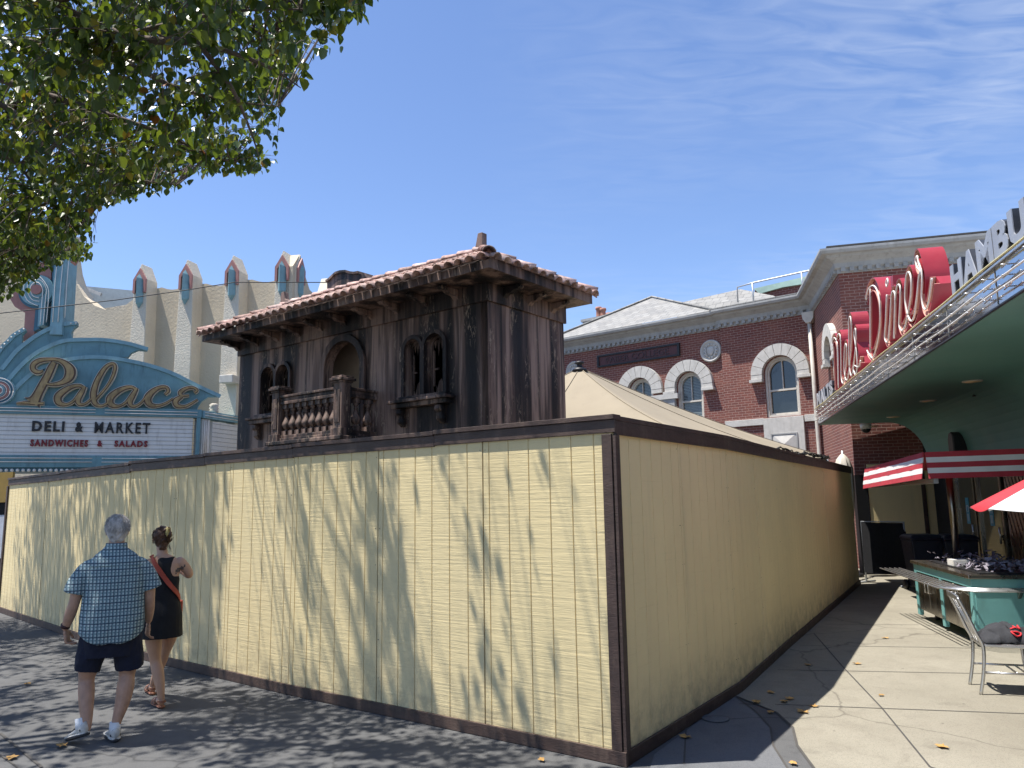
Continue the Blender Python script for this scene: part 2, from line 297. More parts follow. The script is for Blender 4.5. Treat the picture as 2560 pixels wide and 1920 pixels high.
class MB:
    def __init__(s): s.v = []; s.f = []; s.uv = []; s.sm = []
    def add(s, vs, fs, uvs=None, smooth=False):
        k = len(s.v); s.v += [Vector(p) for p in vs]; s.uv += list(uvs) if uvs else [(p[0], p[2]) for p in vs]
        for f in fs: s.f.append(tuple(i + k for i in f)); s.sm.append(smooth)
        return s
    def fbox(s, fr, u0, u1, v0, v1, w0, w1):                     # box in a wall frame
        c = [(u, v, w_) for w_ in (w0, w1) for v in (v0, v1) for u in (u0, u1)]
        return s.add([fr.P(*q) for q in c], [(0, 2, 3, 1), (4, 5, 7, 6), (0, 1, 5, 4), (2, 6, 7, 3), (0, 4, 6, 2), (1, 3, 7, 5)], [(q[0] + q[2], q[1]) for q in c])
    def box(s, c, size, rz=0):
        fr = Frame((c[0], c[1]), 90 - math.degrees(rz), c[2]); a, b, h = [x / 2 for x in size]
        return s.fbox(fr, -a, a, -h, h, -b, b)
    def plate(s, fr, outer, w0, w1, holes=()):                   # extruded wall polygon, with openings
        loops = [outer] + list(holes); flat = [q for L in loops for q in L]
        tris = tessellate_polygon([[Vector((q[0], q[1], 0)) for q in L] for L in loops]); n = len(flat)
        vs = [fr.P(q[0], q[1], w1) for q in flat] + [fr.P(q[0], q[1], w0) for q in flat]
        fs = [tuple(t) for t in tris] + [tuple(i + n for i in reversed(t)) for t in tris]; k = 0
        for L in loops:
            m = len(L)
            for i in range(m): j = (i + 1) % m; fs.append((k + i, k + j, k + j + n, k + i + n))
            k += m
        return s.add(vs, fs, [(q[0], q[1]) for q in flat] * 2)
    def tube(s, path, r, seg=8, cap=True, sm=True):
        path = [Vector(p) for p in path]; n = len(path); rs = r if isinstance(r, (list, tuple)) else [r] * n
        vs = []; up = None
        for i, p in enumerate(path):
            t = (path[min(i + 1, n - 1)] - path[max(i - 1, 0)])
            if t.length < 1e-9: t = Vector((0, 0, 1))
            t.normalize()
            if up is None: up = Vector((0, 0, 1)) if abs(t.z) < .9 else Vector((1, 0, 0))
            a = up - t * up.dot(t)
            if a.length < 1e-4: a = t.orthogonal()
            a.normalize(); b = t.cross(a); up = a
            for k in range(seg):
                an = 2 * math.pi * k / seg; vs.append(p + (a * math.cos(an) + b * math.sin(an)) * rs[i])
        fs = [(i * seg + k, i * seg + (k + 1) % seg, (i + 1) * seg + (k + 1) % seg, (i + 1) * seg + k) for i in range(n - 1) for k in range(seg)]
        if cap: fs += [tuple(reversed(range(seg))), tuple((n - 1) * seg + k for k in range(seg))]
        return s.add(vs, fs, None, sm)
    def rings(s, rings, cap=True, sm=True):                      # loft of equal-length rings
        m = len(rings[0]); vs = [p for r_ in rings for p in r_]
        fs = [(i * m + k, i * m + (k + 1) % m, (i + 1) * m + (k + 1) % m, (i + 1) * m + k) for i in range(len(rings) - 1) for k in range(m)]
        if cap: fs += [tuple(reversed(range(m))), tuple((len(rings) - 1) * m + k for k in range(m))]
        return s.add(vs, fs, None, sm)
    def lathe(s, base, prof, seg=16, axis=(0, 0, 1), sm=True):
        q = Vector(axis).to_track_quat('Z', 'Y'); base = Vector(base)
        return s.rings([[base + q @ Vector((r * math.cos(2 * math.pi * k / seg), r * math.sin(2 * math.pi * k / seg), z)) for k in range(seg)] for r, z in prof], True, sm)
    def sphere(s, c, r, seg=10, rn=6, q=None):
        c = Vector(c); r = Vector(r) if hasattr(r, '__len__') else Vector((r, r, r)); L = []
        for i in range(rn + 1):
            t = math.pi * (i + .02) / (rn + .04)
            ring = []
            for k in range(seg):
                p = Vector((r.x * math.sin(t) * math.cos(2 * math.pi * k / seg), r.y * math.sin(t) * math.sin(2 * math.pi * k / seg), -r.z * math.cos(t)))
                ring.append(c + (q @ p if q else p))
            L.append(ring)
        return s.rings(L)
    def sweep(s, fr, us, prof, closed=True):                     # straight moulding, profile of (w, v) pairs
        m = len(prof); vs = [fr.P(u, v, w_) for u in us for (w_, v) in prof]; uvs = [(u, v + w_) for u in us for (w_, v) in prof]
        fs = [(i * m + k, i * m + (k + 1) % m, (i + 1) * m + (k + 1) % m, (i + 1) * m + k) for i in range(len(us) - 1) for k in range(m if closed else m - 1)]
        if closed: fs += [tuple(reversed(range(m))), tuple((len(us) - 1) * m + k for k in range(m))]
        return s.add(vs, fs, uvs)
    def ribbon(s, fr, line, w0, w1, flat=0):                     # brush stroke of varying width on a wall plane: (u, v, width)
        n = len(line); L = []; Rr = []
        for i, (u, v, wd) in enumerate(line):
            a = line[max(i - 1, 0)]; b = line[min(i + 1, n - 1)]; t = Vector((b[0] - a[0], b[1] - a[1]))
            if t.length < 1e-9: t = Vector((1, 0))
            t.normalize(); L.append((u - t.y * wd / 2, v + t.x * wd / 2)); Rr.append((u + t.y * wd / 2, v - t.x * wd / 2))
        rings = []
        for a, b in zip(L, Rr): rings.append([fr.P(*a, w1), fr.P(*b, w1), fr.P(*b, w0), fr.P(*a, w0)])
        return s.rings(rings, True, False)
    def build(s, name, mat, parent=None, bevel=0, auto=False):
        me = bpy.data.meshes.new(name); off = parent_loc(parent)
        me.from_pydata([tuple(p - off) for p in s.v], [], s.f)
        ul = me.uv_layers.new(name='UVMap')
        for l in me.loops: ul.data[l.index].uv = s.uv[l.vertex_index]
        for p, sm in zip(me.polygons, s.sm): p.use_smooth = sm
        bm = bmesh.new(); bm.from_mesh(me); bmesh.ops.recalc_face_normals(bm, faces=bm.faces); bm.to_mesh(me); bm.free()
        me.materials.append(M[mat] if isinstance(mat, str) else mat)
        o = bpy.data.objects.new(name, me); C.objects.link(o); o.parent = parent
        if bevel:
            b = o.modifiers.new('bevel', 'BEVEL'); b.width = bevel; b.segments = 2; b.limit_method = 'ANGLE'
        return o
def parent_loc(p):
    v = Vector((0, 0, 0))
    while p is not None: v += Vector(p.location); p = p.parent
    return v
def smooth_line(pts, n=6):                                       # Catmull-Rom through the traced points
    out = []; k = len(pts)
    for i in range(k - 1):
        p0, p1, p2, p3 = pts[max(i - 1, 0)], pts[i], pts[i + 1], pts[min(i + 2, k - 1)]
        for j in range(n):
            t = j / n
            out.append(tuple(.5 * (2 * b + (c - a) * t + (2 * a - 5 * b + 4 * c - d) * t * t + (3 * b - a - 3 * c + d) * t ** 3) for a, b, c, d in zip(p0, p1, p2, p3)))
    out.append(tuple(pts[-1])); return out
def arc(cx, cy, r, a0, a1, n=14, ry=None):
    ry = ry or r; return [(cx + r * math.cos(R(a0 + (a1 - a0) * i / n)), cy + ry * math.sin(R(a0 + (a1 - a0) * i / n))) for i in range(n + 1)]
def arch(u0, u1, v0, vs, n=14): return [(u0, v0), (u1, v0)] + arc((u0 + u1) / 2, vs, (u1 - u0) / 2, 0, 180, n)
def text_mb(mb, fr, s, u, v, wd, ht, w0, w1, bold=.0, shear=0, spacing=1.0, font_scale=1):
    cu = bpy.data.curves.new('txt', 'FONT'); cu.body = s; cu.size = 1; cu.offset = bold; cu.space_character = spacing; cu.resolution_u = 3; cu.fill_mode = 'BOTH'; cu.extrude = .5
    o = bpy.data.objects.new('txt', cu); me = o.to_mesh(); vs = [x.co.copy() for x in me.vertices]; fs = [tuple(p.vertices) for p in me.polygons]; o.to_mesh_clear()
    x0 = min(p.x for p in vs); x1 = max(p.x for p in vs); y0 = min(p.y for p in vs); y1 = max(p.y for p in vs)
    q = [(u + (p.x - x0) / (x1 - x0) * wd + shear * (p.y - y0) / (y1 - y0) * ht, v + (p.y - y0) / (y1 - y0) * ht, w0 + (p.z + .5) * (w1 - w0)) for p in vs]
    mb.add([fr.P(*p) for p in q], fs, [(p[0], p[1]) for p in q])
    bpy.data.objects.remove(o); bpy.data.curves.remove(cu)
def copy_tree(o, parent=None):
    c = o.copy(); C.objects.link(c); c.parent = parent
    for ch in [x for x in bpy.data.objects if x.parent == o]: copy_tree(ch, c)
    return c
def remeshed(mb, name, mat, parent, voxel=.008, smooth=3):       # fuse overlapping solids into one continuous skin
    o = mb.build(name, mat, parent)
    m = o.modifiers.new('fuse', 'REMESH'); m.mode = 'VOXEL'; m.voxel_size = voxel; m.use_smooth_shade = True
    if smooth: sm = o.modifiers.new('soften', 'SMOOTH'); sm.iterations = smooth; sm.factor = .5
    bpy.context.view_layer.update(); dg = bpy.context.evaluated_depsgraph_get(); me = bpy.data.meshes.new_from_object(o.evaluated_get(dg))
    o.modifiers.clear(); o.data = me
    if not me.materials: me.materials.append(M[mat] if isinstance(mat, str) else mat)
    for p in me.polygons: p.use_smooth = True
    return o
# ================================================================ ground
def sheet(name, pts, z, mat, kind='structure'):
    mb = MB(); tr = tessellate_polygon([[Vector((p[0], p[1], 0)) for p in pts]])
    mb.add([(p[0], p[1], z) for p in pts], [tuple(t) for t in tr]); o = mb.build(name, mat); return tag(o, kind=kind)
sheet('ground', [(-400, -300), (400, -300), (400, 900), (-400, 900)], 0, 'asphalt')
G = lambda x, y: on_z(*dd(x, y))[:2]
gut = [G(1652, 1530), G(1665, 1600), G(1700, 1655)]
cgut = [(2.05, 7.6), (2.25, 7.0), (2.23, 6.55), (2.10, 6.1), (2.02, 5.5), (2.05, 4.5), (2.3, 2.0)]
sheet('pavement', [(2.05, 7.6), (3.3, 9.9), (7.2, 16.7), (9.2, 24.5), (60, 60), (60, -20), (2.6, -20), (2.3, 2.0), (2.05, 4.5), (2.02, 5.5), (2.10, 6.1), (2.23, 6.55), (2.25, 7.0)], .004, 'concrete')
sheet('slab', [(1.0, 5.95), (2.05, 7.6), (2.08, 7.0), (2.05, 6.55), (1.92, 6.1), (1.84, 5.5), (1.7, 5.3), (.9, 5.6)], .004, 'slab')
jb = MB()
def joint(pts, wd=.014, z=.008):
    for (a, b) in zip(pts[:-1], pts[1:]):
        a = Vector((*a, z)); b = Vector((*b, z)); t = (b - a).normalized(); n = Vector((-t.y, t.x, 0)) * wd / 2
        jb.add([a - n, b - n, b + n, a + n], [(0, 1, 2, 3)])
joint(cgut, .02); joint([(2.05, 7.6), (2.08, 7.0), (2.05, 6.55), (1.92, 6.1), (1.84, 5.5), (1.80, 4.5)], .016)
gq = lambda x, y: on_z(1300 + x * .56962, 1300 + y * .56962)[:2]
joint([gq(1290, 500), gq(1420, 650), gq(1590, 830), gq(1800, 1088), (4.6, 3.0)])
joint([gq(1120, 812), gq(1590, 830), gq(2212, 853), (9, 6.9)]); joint([gq(1130, 660), gq(1430, 665), gq(2212, 680), (10, 8.3)])
joint([gq(1230, 553), gq(1750, 560), gq(2000, 565)]); joint([gq(1340, 460), gq(1750, 462)]); joint([gq(960, 810), gq(1040, 810)]); joint([gq(730, 900), gq(720, 1075)])
joint([G(0, 1585), G(90, 1659)], .02); joint([(-7.5, 9.4), (-1.0, 3.5)], .012)
tag(jb.build('pavement_joints', 'joint'), kind='structure')
mb = MB(); c = on_z(1300 + 858 * .56962, 1300 + 876 * .56962); mb.lathe((c.x, c.y, .009), [(.115, 0), (.115, .006), (.10, .009), (0.001, .009)], 24)
tag(mb.build('drain_cover', 'slab'), 'round grey metal cover set in the slab beside the hoarding foot', 'drain cover')

# ================================================================ plywood hoarding
H0 = 2.44
hoard = thing('plywood_hoarding', (.75, 5.72, 0), 'cream painted grooved plywood hoarding with dark brown cap, corner post and kickboard', 'hoarding')
def run(a, b, n, zt, side, seed):
    a, b = Vector(a), Vector(b); L = (b - a).length; az = math.degrees(math.atan2(b.x - a.x, b.y - a.y)); fr = Frame(a, az); rnd = random.Random(seed)
    pw = L / n; gp = .2032
    for i in range(n):
        u0 = i * pw + .006; u1 = (i + 1) * pw - .006; jog = rnd.uniform(-.004, .004)
        prof = [(u0, -.02 + jog)]; x = u0 + .06 if not side else u0 + .05
        prof.append((u0, jog))
        while x < u1 - .03:
            prof += [(x - .006, jog), (x - .004, jog - .008), (x + .004, jog - .008), (x + .006, jog)]; x += gp
        prof += [(u1, jog), (u1, -.02 + jog)]
        mb = MB(); k = len(prof); zs = [.02, zt - .01]
        vs = [fr.P(u, z, w_) for z in zs for (u, w_) in prof]; uvs = [(u, z) for z in zs for (u, w_) in prof]
        mb.add(vs, [(j, (j + 1) % k, k + (j + 1) % k, k + j) for j in range(k)], uvs)
        mb.build('panel', 'cream_side' if side else 'cream', hoard)
        nb = MB()
        for u in [u0 + .02, u1 - .02]:
            for z in [.3 + .33 * j for j in range(7)]:
                if rnd.random() < .75: nb.fbox(fr, u - .003 + rnd.uniform(-.01, .01), u + .003, z, z + .006, jog, jog + .0015)
        if nb.v: tag(nb.build('nail_heads', 'joint', hoard), kind='stuff')
    return fr, L
frs = []
runs = [((-9.5, 14.5), (-5.08, 10.2), 5, H0 - .04, 0), ((-5.08, 10.2), (-2.27, 7.95), 3, H0 - .015, 0), ((-2.27, 7.95), (.75, 5.72), 3, H0, 0),
        ((.75, 5.72), (2.15, 7.75), 2, H0, 1), ((2.15, 7.75), (3.36, 9.87), 2, H0, 1), ((3.36, 9.87), (5.35, 13.3), 3, H0, 1), ((5.35, 13.3), (7.29, 16.65), 3, H0, 1)]
for i, (a, b, n, zt, side) in enumerate(runs):
    fr, L = run(a, b, n, zt, side, i); e0 = .0; e1 = L
    if i == 2: e1 = L + .03
    fh = .098 if not side else .105
    # cap and fascia come in two lengths that do not quite line up
    cuts = [(e0, e0 + (e1 - e0) * .52, 0), (e0 + (e1 - e0) * .52 + .003, e1, .008)] if not side else [(e0, e1, 0)]
    for (c0, c1, dz) in cuts:
        cw = .042 if not side else .026
        MB().fbox(fr, c0, c1, zt + dz, zt + dz + .038, -.075, cw).build('cap_board', 'brown', hoard, .003)
        MB().fbox(fr, c0, c1, zt + dz - fh, zt + dz - .002, .005, .024).build('fascia_board', 'brown', hoard, .003)
    MB().fbox(fr, e0, e1, .004, .098, .006, .03).build('kickboard', 'brown', hoard, .003)
    # timber frame behind the sheets
    mb = MB()
    for k in range(n + 1): u = min(max(k * L / n, .05), L - .05); mb.fbox(fr, u - .02, u + .02, .05, zt - .02, -.11, -.025)
    mb.build('stud_frame', 'joint', hoard)
fr = Frame((.75, 5.72), math.degrees(math.atan2(3.02, -2.23)))
mb = MB().fbox(fr, -.085, -.002, .10, H0 - .100, .006, .028); mb.build('corner_post', 'brown', hoard, .003)
fr = Frame((.75, 5.72), math.degrees(math.atan2(1.4, 2.03)))
mb = MB().fbox(fr, -.018, .05, .0, H0 - .107, .004, .03); mb.build('corner_post', 'brown', hoard, .003)
fr = Frame((-9.5, 14.5), math.degrees(math.atan2(4.42, -4.3)))
MB().fbox(fr, -.07, .02, .0, H0 - .15, .004, .03).build('corner_post', 'brown', hoard, .003)

# ================================================================ charred house set
HO = Vector((-.33, 10.5, 0)); HF = Frame(HO, 128); HS = Frame(HO, 38)
house = thing('charred_house', HO, 'soot-blackened two-storey house front with clay tile roof, behind the hoarding', 'house')
def hp(u, b, z): return HO + HF.d * u - HF.n * b + Vector((0, 0, z))
def hv(x, y): return HF.uv(*SC(x, y))
def au(x0, y0, x1, y1): return hv(x0, y0)[0], hv(x1, y1)[0]
dL, dR = au(775, 560, 1168, 560); dtop = hv(1005, 232)[1]; dspr = dtop - (dR - dL) / 2
doorhole = arch(dL, dR, 2.6, dspr)
W_ = []
for (x0, x1, y, xt, yt, xs, ys) in [(1657, 1832, 500, 1745, 215, 1745, 845), (1880, 2088, 480, 1985, 152, 1980, 818), (68, 208, 800, 145, 530, 140, 1038), (235, 372, 780, 305, 492, 300, 1022)]:
    a, b = au(x0, y, x1, y); t = hv(xt, yt)[1]; sl = hv(xs, ys)[1]; W_.append((a, b, sl, t - (b - a) / 2))
for k in (0, 2):                                                 # the two lights of a pair share sill and springing
    s_ = (W_[k][2] + W_[k + 1][2]) / 2; t_ = (W_[k][3] + W_[k + 1][3]) / 2
    W_[k] = (W_[k][0], W_[k][1], s_, t_); W_[k + 1] = (W_[k + 1][0], W_[k + 1][1], s_, t_)
mb = MB(); mb.plate(HF, [(-6.13, .02), (0, .02), (0, 4.86), (-6.13, 4.86)], -.14, 0, [doorhole] + [arch(*x) for x in W_]); mb.build('front_wall', 'char', house)
MB().plate(HS, [(.0, .02), (1.9, .02), (1.9, 4.86), (.0, 4.86)], -.12, .003).build('side_wall', 'char', house)
MB().fbox(HF, -6.13, -6.01, .02, 4.86, -1.9, -.142).build('side_wall', 'char', house)
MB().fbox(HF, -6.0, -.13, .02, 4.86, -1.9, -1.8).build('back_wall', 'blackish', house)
mb = MB(); mb.fbox(HF, dL - .9, dR + .3, 2.6, dtop + .28, -.75, -.70); mb.build('inner_wall', 'tanwall', house)
MB().fbox(HF, -6.0, -.13, 2.5, 2.6, -1.78, -.145).build('floor_deck', 'char_wood', house)
# frieze board under the eaves
MB().fbox(HF, -6.16, .03, 4.66, 4.92, .002, .045).build('frieze', 'char_wood', house, .006)
MB().fbox(HS, -.03, 1.93, 4.66, 4.92, .005, .045).build('frieze', 'char_wood', house, .006)
def ring(mb, fr, x, th, w0, w1, legs=True):
    a, b, sl, sp = x; cu = (a + b) / 2; r = (b - a) / 2
    o = [(a - th, sl)] + list(reversed(arc(cu, sp, r + th, 0, 180, 16))) + [(b + th, sl), (b, sl)] + arc(cu, sp, r, 0, 180, 16) + [(a, sl)]
    mb.plate(fr, o, w0, w1)
mb = MB(); ring(mb, HF, (dL, dR, 2.62, dspr), .12, .001, .055); mb.build('door_arch', 'char_wood', house, .01)
rnd = random.Random(5)
for k in (0, 2):
    pa, pb = W_[k], W_[k + 1]
    fb = MB(); ring(fb, HF, pa, .066, .001, .045); ring(fb, HF, pb, .066, .001, .049); win = fb.build('window', 'char_wood', house, .008)
    gb = MB()
    for x in (pa, pb):                                           # inner sash with broken glazing bars
        a, b, sl, sp = x; ring(gb, HF, (a + .04, b - .04, sl, sp), .038, -.13, -.09)
        cu = (a + b) / 2; L_ = sp + (b - a) / 2 - sl
        gb.fbox(HF, a + .05, a + .075, sl + L_ * .15, sl + L_ * .75, -.125, -.10)
        gb.fbox(HF, a + .04, cu - rnd.uniform(0, .05), sl + L_ * .42, sl + L_ * .45, -.123, -.103)
        gb.fbox(HF, cu - .01, cu + .01, sl + L_ * .86, sl + L_ * .98, -.123, -.103)
        if k == 0: gb.plate(HF, [(cu - .08, sl), (cu + .09, sl), (cu + .06, sl + .15), (cu + .02, sl + .24), (cu - .03, sl + .2)], -.121, -.111)
        for j in range(5):
            u = a + .05 + (b - a - .1) * j / 5; gb.plate(HF, [(u, sl), (u + .05, sl), (u + .02 * rnd.random(), sl + rnd.uniform(.04, .16))], -.119, -.113)
        for j in range(4):
            u = a + .06 + (b - a - .12) * j / 4; gb.plate(HF, [(u, sp + .12), (u + .06, sp + .12), (u + .03, sp - rnd.uniform(.0, .14))], -.119, -.113)
    gb.build('sash', 'char_wood', win)
    MB().fbox(HF, pa[0] - .22, pb[1] + .2, pa[2] - .10, pa[2] - .055, .003, .20).fbox(HF, pa[0] - .17, pb[1] + .15, pa[2] - .17, pa[2] - .102, .003, .15).fbox(HF, pa[0] - .1, pb[1] + .1, pa[2] - .053, pa[2] + .0, .003, .10).build('sill', 'char_wood', win, .008)
    for u in (pa[0] - .02, pb[1] - .02):                          # scrolled bracket
        cb = MB(); L = [(.02, .0), (.14, -.02), (.155, -.08), (.10, -.12), (.105, -.18), (.075, -.24), (.03, -.28), (.02, -.28)]
        rr = [[HF.P(u + du, pa[2] - .17 + v, w_) for (w_, v) in L] for du in (-.05, .05)]; cb.rings(rr, True, False)
        for dv, dw in ((-.07, .10), (-.2, .06)): cb.tube([HF.P(u - .06, pa[2] - .17 + dv, dw), HF.P(u + .06, pa[2] - .17 + dv, dw)], .045, 10)
        cb.build('sill_bracket', 'char_wood', win, .004)
# balcony
bz = 2.86; bl, br = HF.uv(*SC(275, 1100), .62)[0], HF.uv(*SC(965, 1000), .62)[0]
balc = MB().fbox(HF, bl - .1, br + .14, bz - .30, bz - .06, .003, .78).fbox(HF, bl - .14, br + .18, bz - .06, bz, .003, .82).build('balcony', 'char_wood', house, .01)
RZ = HF.uv(*SC(900, 750), .64)[1]
def bpost(u, w_):
    t = RZ + .16
    MB().fbox(HF, u - .095, u + .095, bz, t - .10, w_ - .095, w_ + .095).fbox(HF, u - .12, u + .12, bz, bz + .12, w_ - .12, w_ + .12).fbox(HF, u - .06, u + .06, bz + .2, t - .2, w_ + .096, w_ + .108).fbox(HF, u - .06, u + .06, bz + .2, t - .2, w_ - .108, w_ + .0965).fbox(HF, u - .11, u + .11, t - .10, t - .07, w_ - .11, w_ + .11).fbox(HF, u - .145, u + .145, t - .07, t - .03, w_ - .145, w_ + .145).fbox(HF, u - .12, u + .12, t - .03, t, w_ - .12, w_ + .12).build('balcony_post', 'char_wood', balc, .006)
bpost(bl, .64); bpost(br, .64)
rl = MB()
for (z0, z1, ww) in ((RZ - .04, RZ, .085), (RZ - .10, RZ - .04, .06), (RZ - .15, RZ - .10, .075), (bz + .0, bz + .05, .09), (bz + .05, bz + .10, .06)):
    rl.fbox(HF, bl + .096, br - .096, z0, z1, .64 - ww, .64 + ww)
    rl.fbox(HF, br - ww, br + ww, z0, z1, .004, .544); rl.fbox(HF, bl - ww, bl + ww, z0, z1, .004, .544)
rl.build('balcony_rail', 'char_wood', balc, .008)
hb = RZ - .15 - (bz + .10); bprof = [(.05, .12), (.028, .14), (.022, .155), (.04, .18), (.062, .23), (.072, .29), (.066, .35), (.045, .43), (.028, .52), (.022, .58), (.034, .60), (.022, .62), (.03, .66), (.045, .70), (.045, .74)]
bal0 = None
def baluster(u, w_):
    global bal0
    k = hb / .86
    if bal0 is None:
        b = MB(); base = Vector((0, 0, 0)); f0 = Frame((0, 0), 128)
        b.fbox(f0, -.055, .055, 0, .12 * k, -.055, .055); b.lathe(base, [(r_ * 1.05, z * k) for r_, z in bprof], 14); b.fbox(f0, -.055, .055, .74 * k, .86 * k, -.055, .055)
        bal0 = b.build('baluster', 'char_wood', None); bal0.parent = balc; o = bal0
    else: o = bal0.copy(); C.objects.link(o); o.parent = balc
    o.location = HF.P(u, bz + .10, w_) - parent_loc(balc)
nb = 8
for i in range(nb): baluster(bl + .19 + (br - bl - .38) * i / (nb - 1), .64)
for w_ in (.14, .38): baluster(br, w_); baluster(bl, w_)
# roof
EZ, EO, ER, EL = 4.92, .55, .50, .42
u0, u1, b0, b1 = -6.13 - EL, ER, -EO, 2.0; zr = 5.72; ra, rb = -.80, -6.0; bm_ = .86
mb = MB(); mb.fbox(HF, u0 + .02, u1 - .02, EZ + .002, EZ + .03, -b1 + .02, -b0 - .02); roof = mb.build('roof', 'char_wood', house)
MB().fbox(HF, u0, u1, EZ, EZ + .12, -b0 - .02, -b0).fbox(HF, u1 - .02, u1, EZ, EZ + .15, -b1, -b0 - .022).fbox(HF, u0, u0 + .02, EZ, EZ + .12, -b1, -b0 - .022).build('eaves_board', 'char_wood', house, .005)
ze = EZ + .12; tt = MB(); fillb = MB(); rnd = random.Random(3)
A_, B_ = hp(ra, bm_, zr), hp(rb, bm_, zr); cFR, cFL, cBR, cBL = hp(u1, b0, ze), hp(u0, b0, ze), hp(u1, b1, ze), hp(u0, b1, ze)
dz_ = Vector((0, 0, -.03)); fillb.add([p + dz_ for p in (A_, B_, cFR, cFL, cBR, cBL)], [(0, 1, 3, 2), (0, 2, 4), (0, 4, 5, 1), (1, 5, 3)]); fillb.build('roof_deck', 'char_wood', roof)
def tile_col(e, top, r=.092, tl=.36):                            # one run of barrel tiles from eave to ridge
    L = (top - e).length; t = (top - e).normalized(); side = t.cross(Vector((0, 0, 1))).normalized(); up = side.cross(t).normalized()
    n = max(1, math.ceil(L / tl)); 
    for i in range(n):
        s0 = i * tl - (.065 if i == 0 else .04); s1 = min((i + 1) * tl, L + .02)
        if s1 - s0 < .06: continue
        ra_, rb_ = r * rnd.uniform(.97, 1.05), r * .80; j = rnd.uniform(-.008, .008); rr = []
        for (s_, rad, lift) in ((s0, ra_, .022), (s1, rb_, .0)):
            p = e + t * s_ + side * j + up * lift
            rr.append([p + side * rad * math.cos(a) + up * rad * math.sin(a) * .9 for a in [math.pi * k / 8 for k in range(9)]] + [p + side * (rad - .016) * math.cos(a) + up * (rad - .016) * math.sin(a) * .9 for a in [math.pi * k / 8 for k in range(8, -1, -1)]])
        tt.rings(rr, True, True)
def clipmin(*a): return min(a)
sp = .2; n = int((u1 - u0) / sp)
for i in range(n + 1):
    u = u1 - .06 - i * (u1 - u0 - .12) / n
    f = clipmin(1, (u1 - u) / (u1 - ra), (u - u0) / (rb - u0)); f = max(f, .02); tt_top = hp(u, b0 + (bm_ - b0) * f, ze + (zr - ze) * f)
    tile_col(hp(u, b0 - .03, ze), tt_top)
    tt_top = hp(u, b1 + (bm_ - b1) * f, ze + (zr - ze) * f); tile_col(hp(u, b1 + .03, ze), tt_top)
n = int((b1 - b0) / sp)
for i in range(n + 1):
    b = b0 + .06 + i * (b1 - b0 - .12) / n; f = max(.02, clipmin((b - b0) / (bm_ - b0), (b1 - b) / (b1 - bm_)))
    tile_col(hp(u1 + .03, b, ze), hp(u1 + (ra - u1) * min(f, 1), b, ze + (zr - ze) * min(f, 1))); tile_col(hp(u0 - .03, b, ze), hp(u0 + (rb - u0) * min(f, 1), b, ze + (zr - ze) * min(f, 1)))
for a, b in ((cFR, A_), (cBR, A_), (B_, A_), (cFL, B_), (cBL, B_)): tile_col(a + Vector((0, 0, .07)), b + Vector((0, 0, .06)), .095, .34)
tt.build('roof_tile_rows', 'tiles', roof)
fb = MB(); f0 = Frame(hp(ra - .02, bm_, 0), 128)
fb.plate(f0, [(-.22, zr + .02), (-.15, zr + .06), (-.08, zr + .16), (-.045, zr + .30), (-.03, zr + .36), (.06, zr + .36), (.06, zr - .05), (-.05, zr - .05)], -.06, .06); fb.build('finial', 'char_wood', house, .008)
fb = MB(); f0 = Frame(hp(-5.95, bm_, 0), 128); fb.plate(f0, [(-.12, zr), (-.1, zr + .34), (-.03, zr + .36), (.03, zr + .2), (.2, zr + .1), (.3, zr)], -.06, .06); fb.build('finial', 'char_wood', house, .008)
for fr_, us in ((HF, [-.55 - .62 * i for i in range(10)]), (HS, [.35, .95, 1.55])):
    for u in us:                                                  # carved rafter tails
        cb = MB(); L = [(.05, -.01), (.40, -.01), (.42, -.04), (.36, -.07), (.30, -.065), (.22, -.10), (.12, -.105), (.05, -.16)]
        if fr_ is HS: L = [(w_ * .85, v) for w_, v in L]
        cb.rings([[fr_.P(u + du, EZ + v, w_) for (w_, v) in L] for du in (-.05, .05)], True, False); cb.build('rafter_tail', 'char_wood', house, .004)
# curved rear parapet seen over the ridge
f0 = Frame(hp(0, 2.15, 0), 128); P_ = [f0.uv(*SH(*p)) for p in [(722, 345), (738, 335), (755, 318), (775, 300), (800, 292), (830, 290), (855, 298), (878, 300), (900, 296), (925, 303), (935, 330)]]
P_ = [(P_[0][0], 4.95)] + P_ + [(P_[-1][0], 4.95)]
MB().plate(f0, P_, -.1, .1).build('curved_parapet', 'char_wood', house, .01)
mb = MB(); mb.ribbon(f0, [(*p, .05) for p in P_[1:-1]], -.14, .14); mb.build('parapet_coping', 'char_wood', house)
MB().fbox(HS, 1.15, 1.7, 2.6, 2.93, .004, .04).build('access_hatch', 'blackish', house)
# ================================================================ theatre building (left, behind the hoarding)
p0 = at_y(*dd(340, 700), 27.0); WF = Frame((p0.x, p0.y), 102.5)
theatre = thing('theatre_building', (p0.x, p0.y, 0), 'beige stucco theatre front with scalloped parapet and tall pointed pilasters', 'building')
def wv(x, y, w_=0): return WF.uv(*S2(x, y), w_)
pc = [-.36, 1.50, 3.32]; PW = .36
top = []
top += [(-16, 10.9)]
sw = [wv(*q) for q in [(398, 330), (408, 400), (430, 470), (470, 540), (530, 592), (590, 614), (640, 614), (700, 592), (760, 548), (795, 515)]]
top += [(sw[0][0] - 1.5, 12.2), (sw[0][0] - .1, 12.2)] + sw
def scallop(a, b, z, dip, n=8): return [(a + (b - a) * i / n, z - dip * math.sin(math.pi * i / n)) for i in range(n + 1)]
top += scallop(.1, 1.10, 9.78, .12)[0:] + scallop(1.92, 2.95, 9.78, .12) + scallop(3.75, 5.0, 9.78, .14) + [(5.1, 9.8)]
mb = MB(); mb.plate(WF, [(5.4, .02), (-16, .02)] [::-1] + [(5.4, 9.75)] + top[::-1], -.5, 0); mb.build('front_wall', 'stucco', theatre)
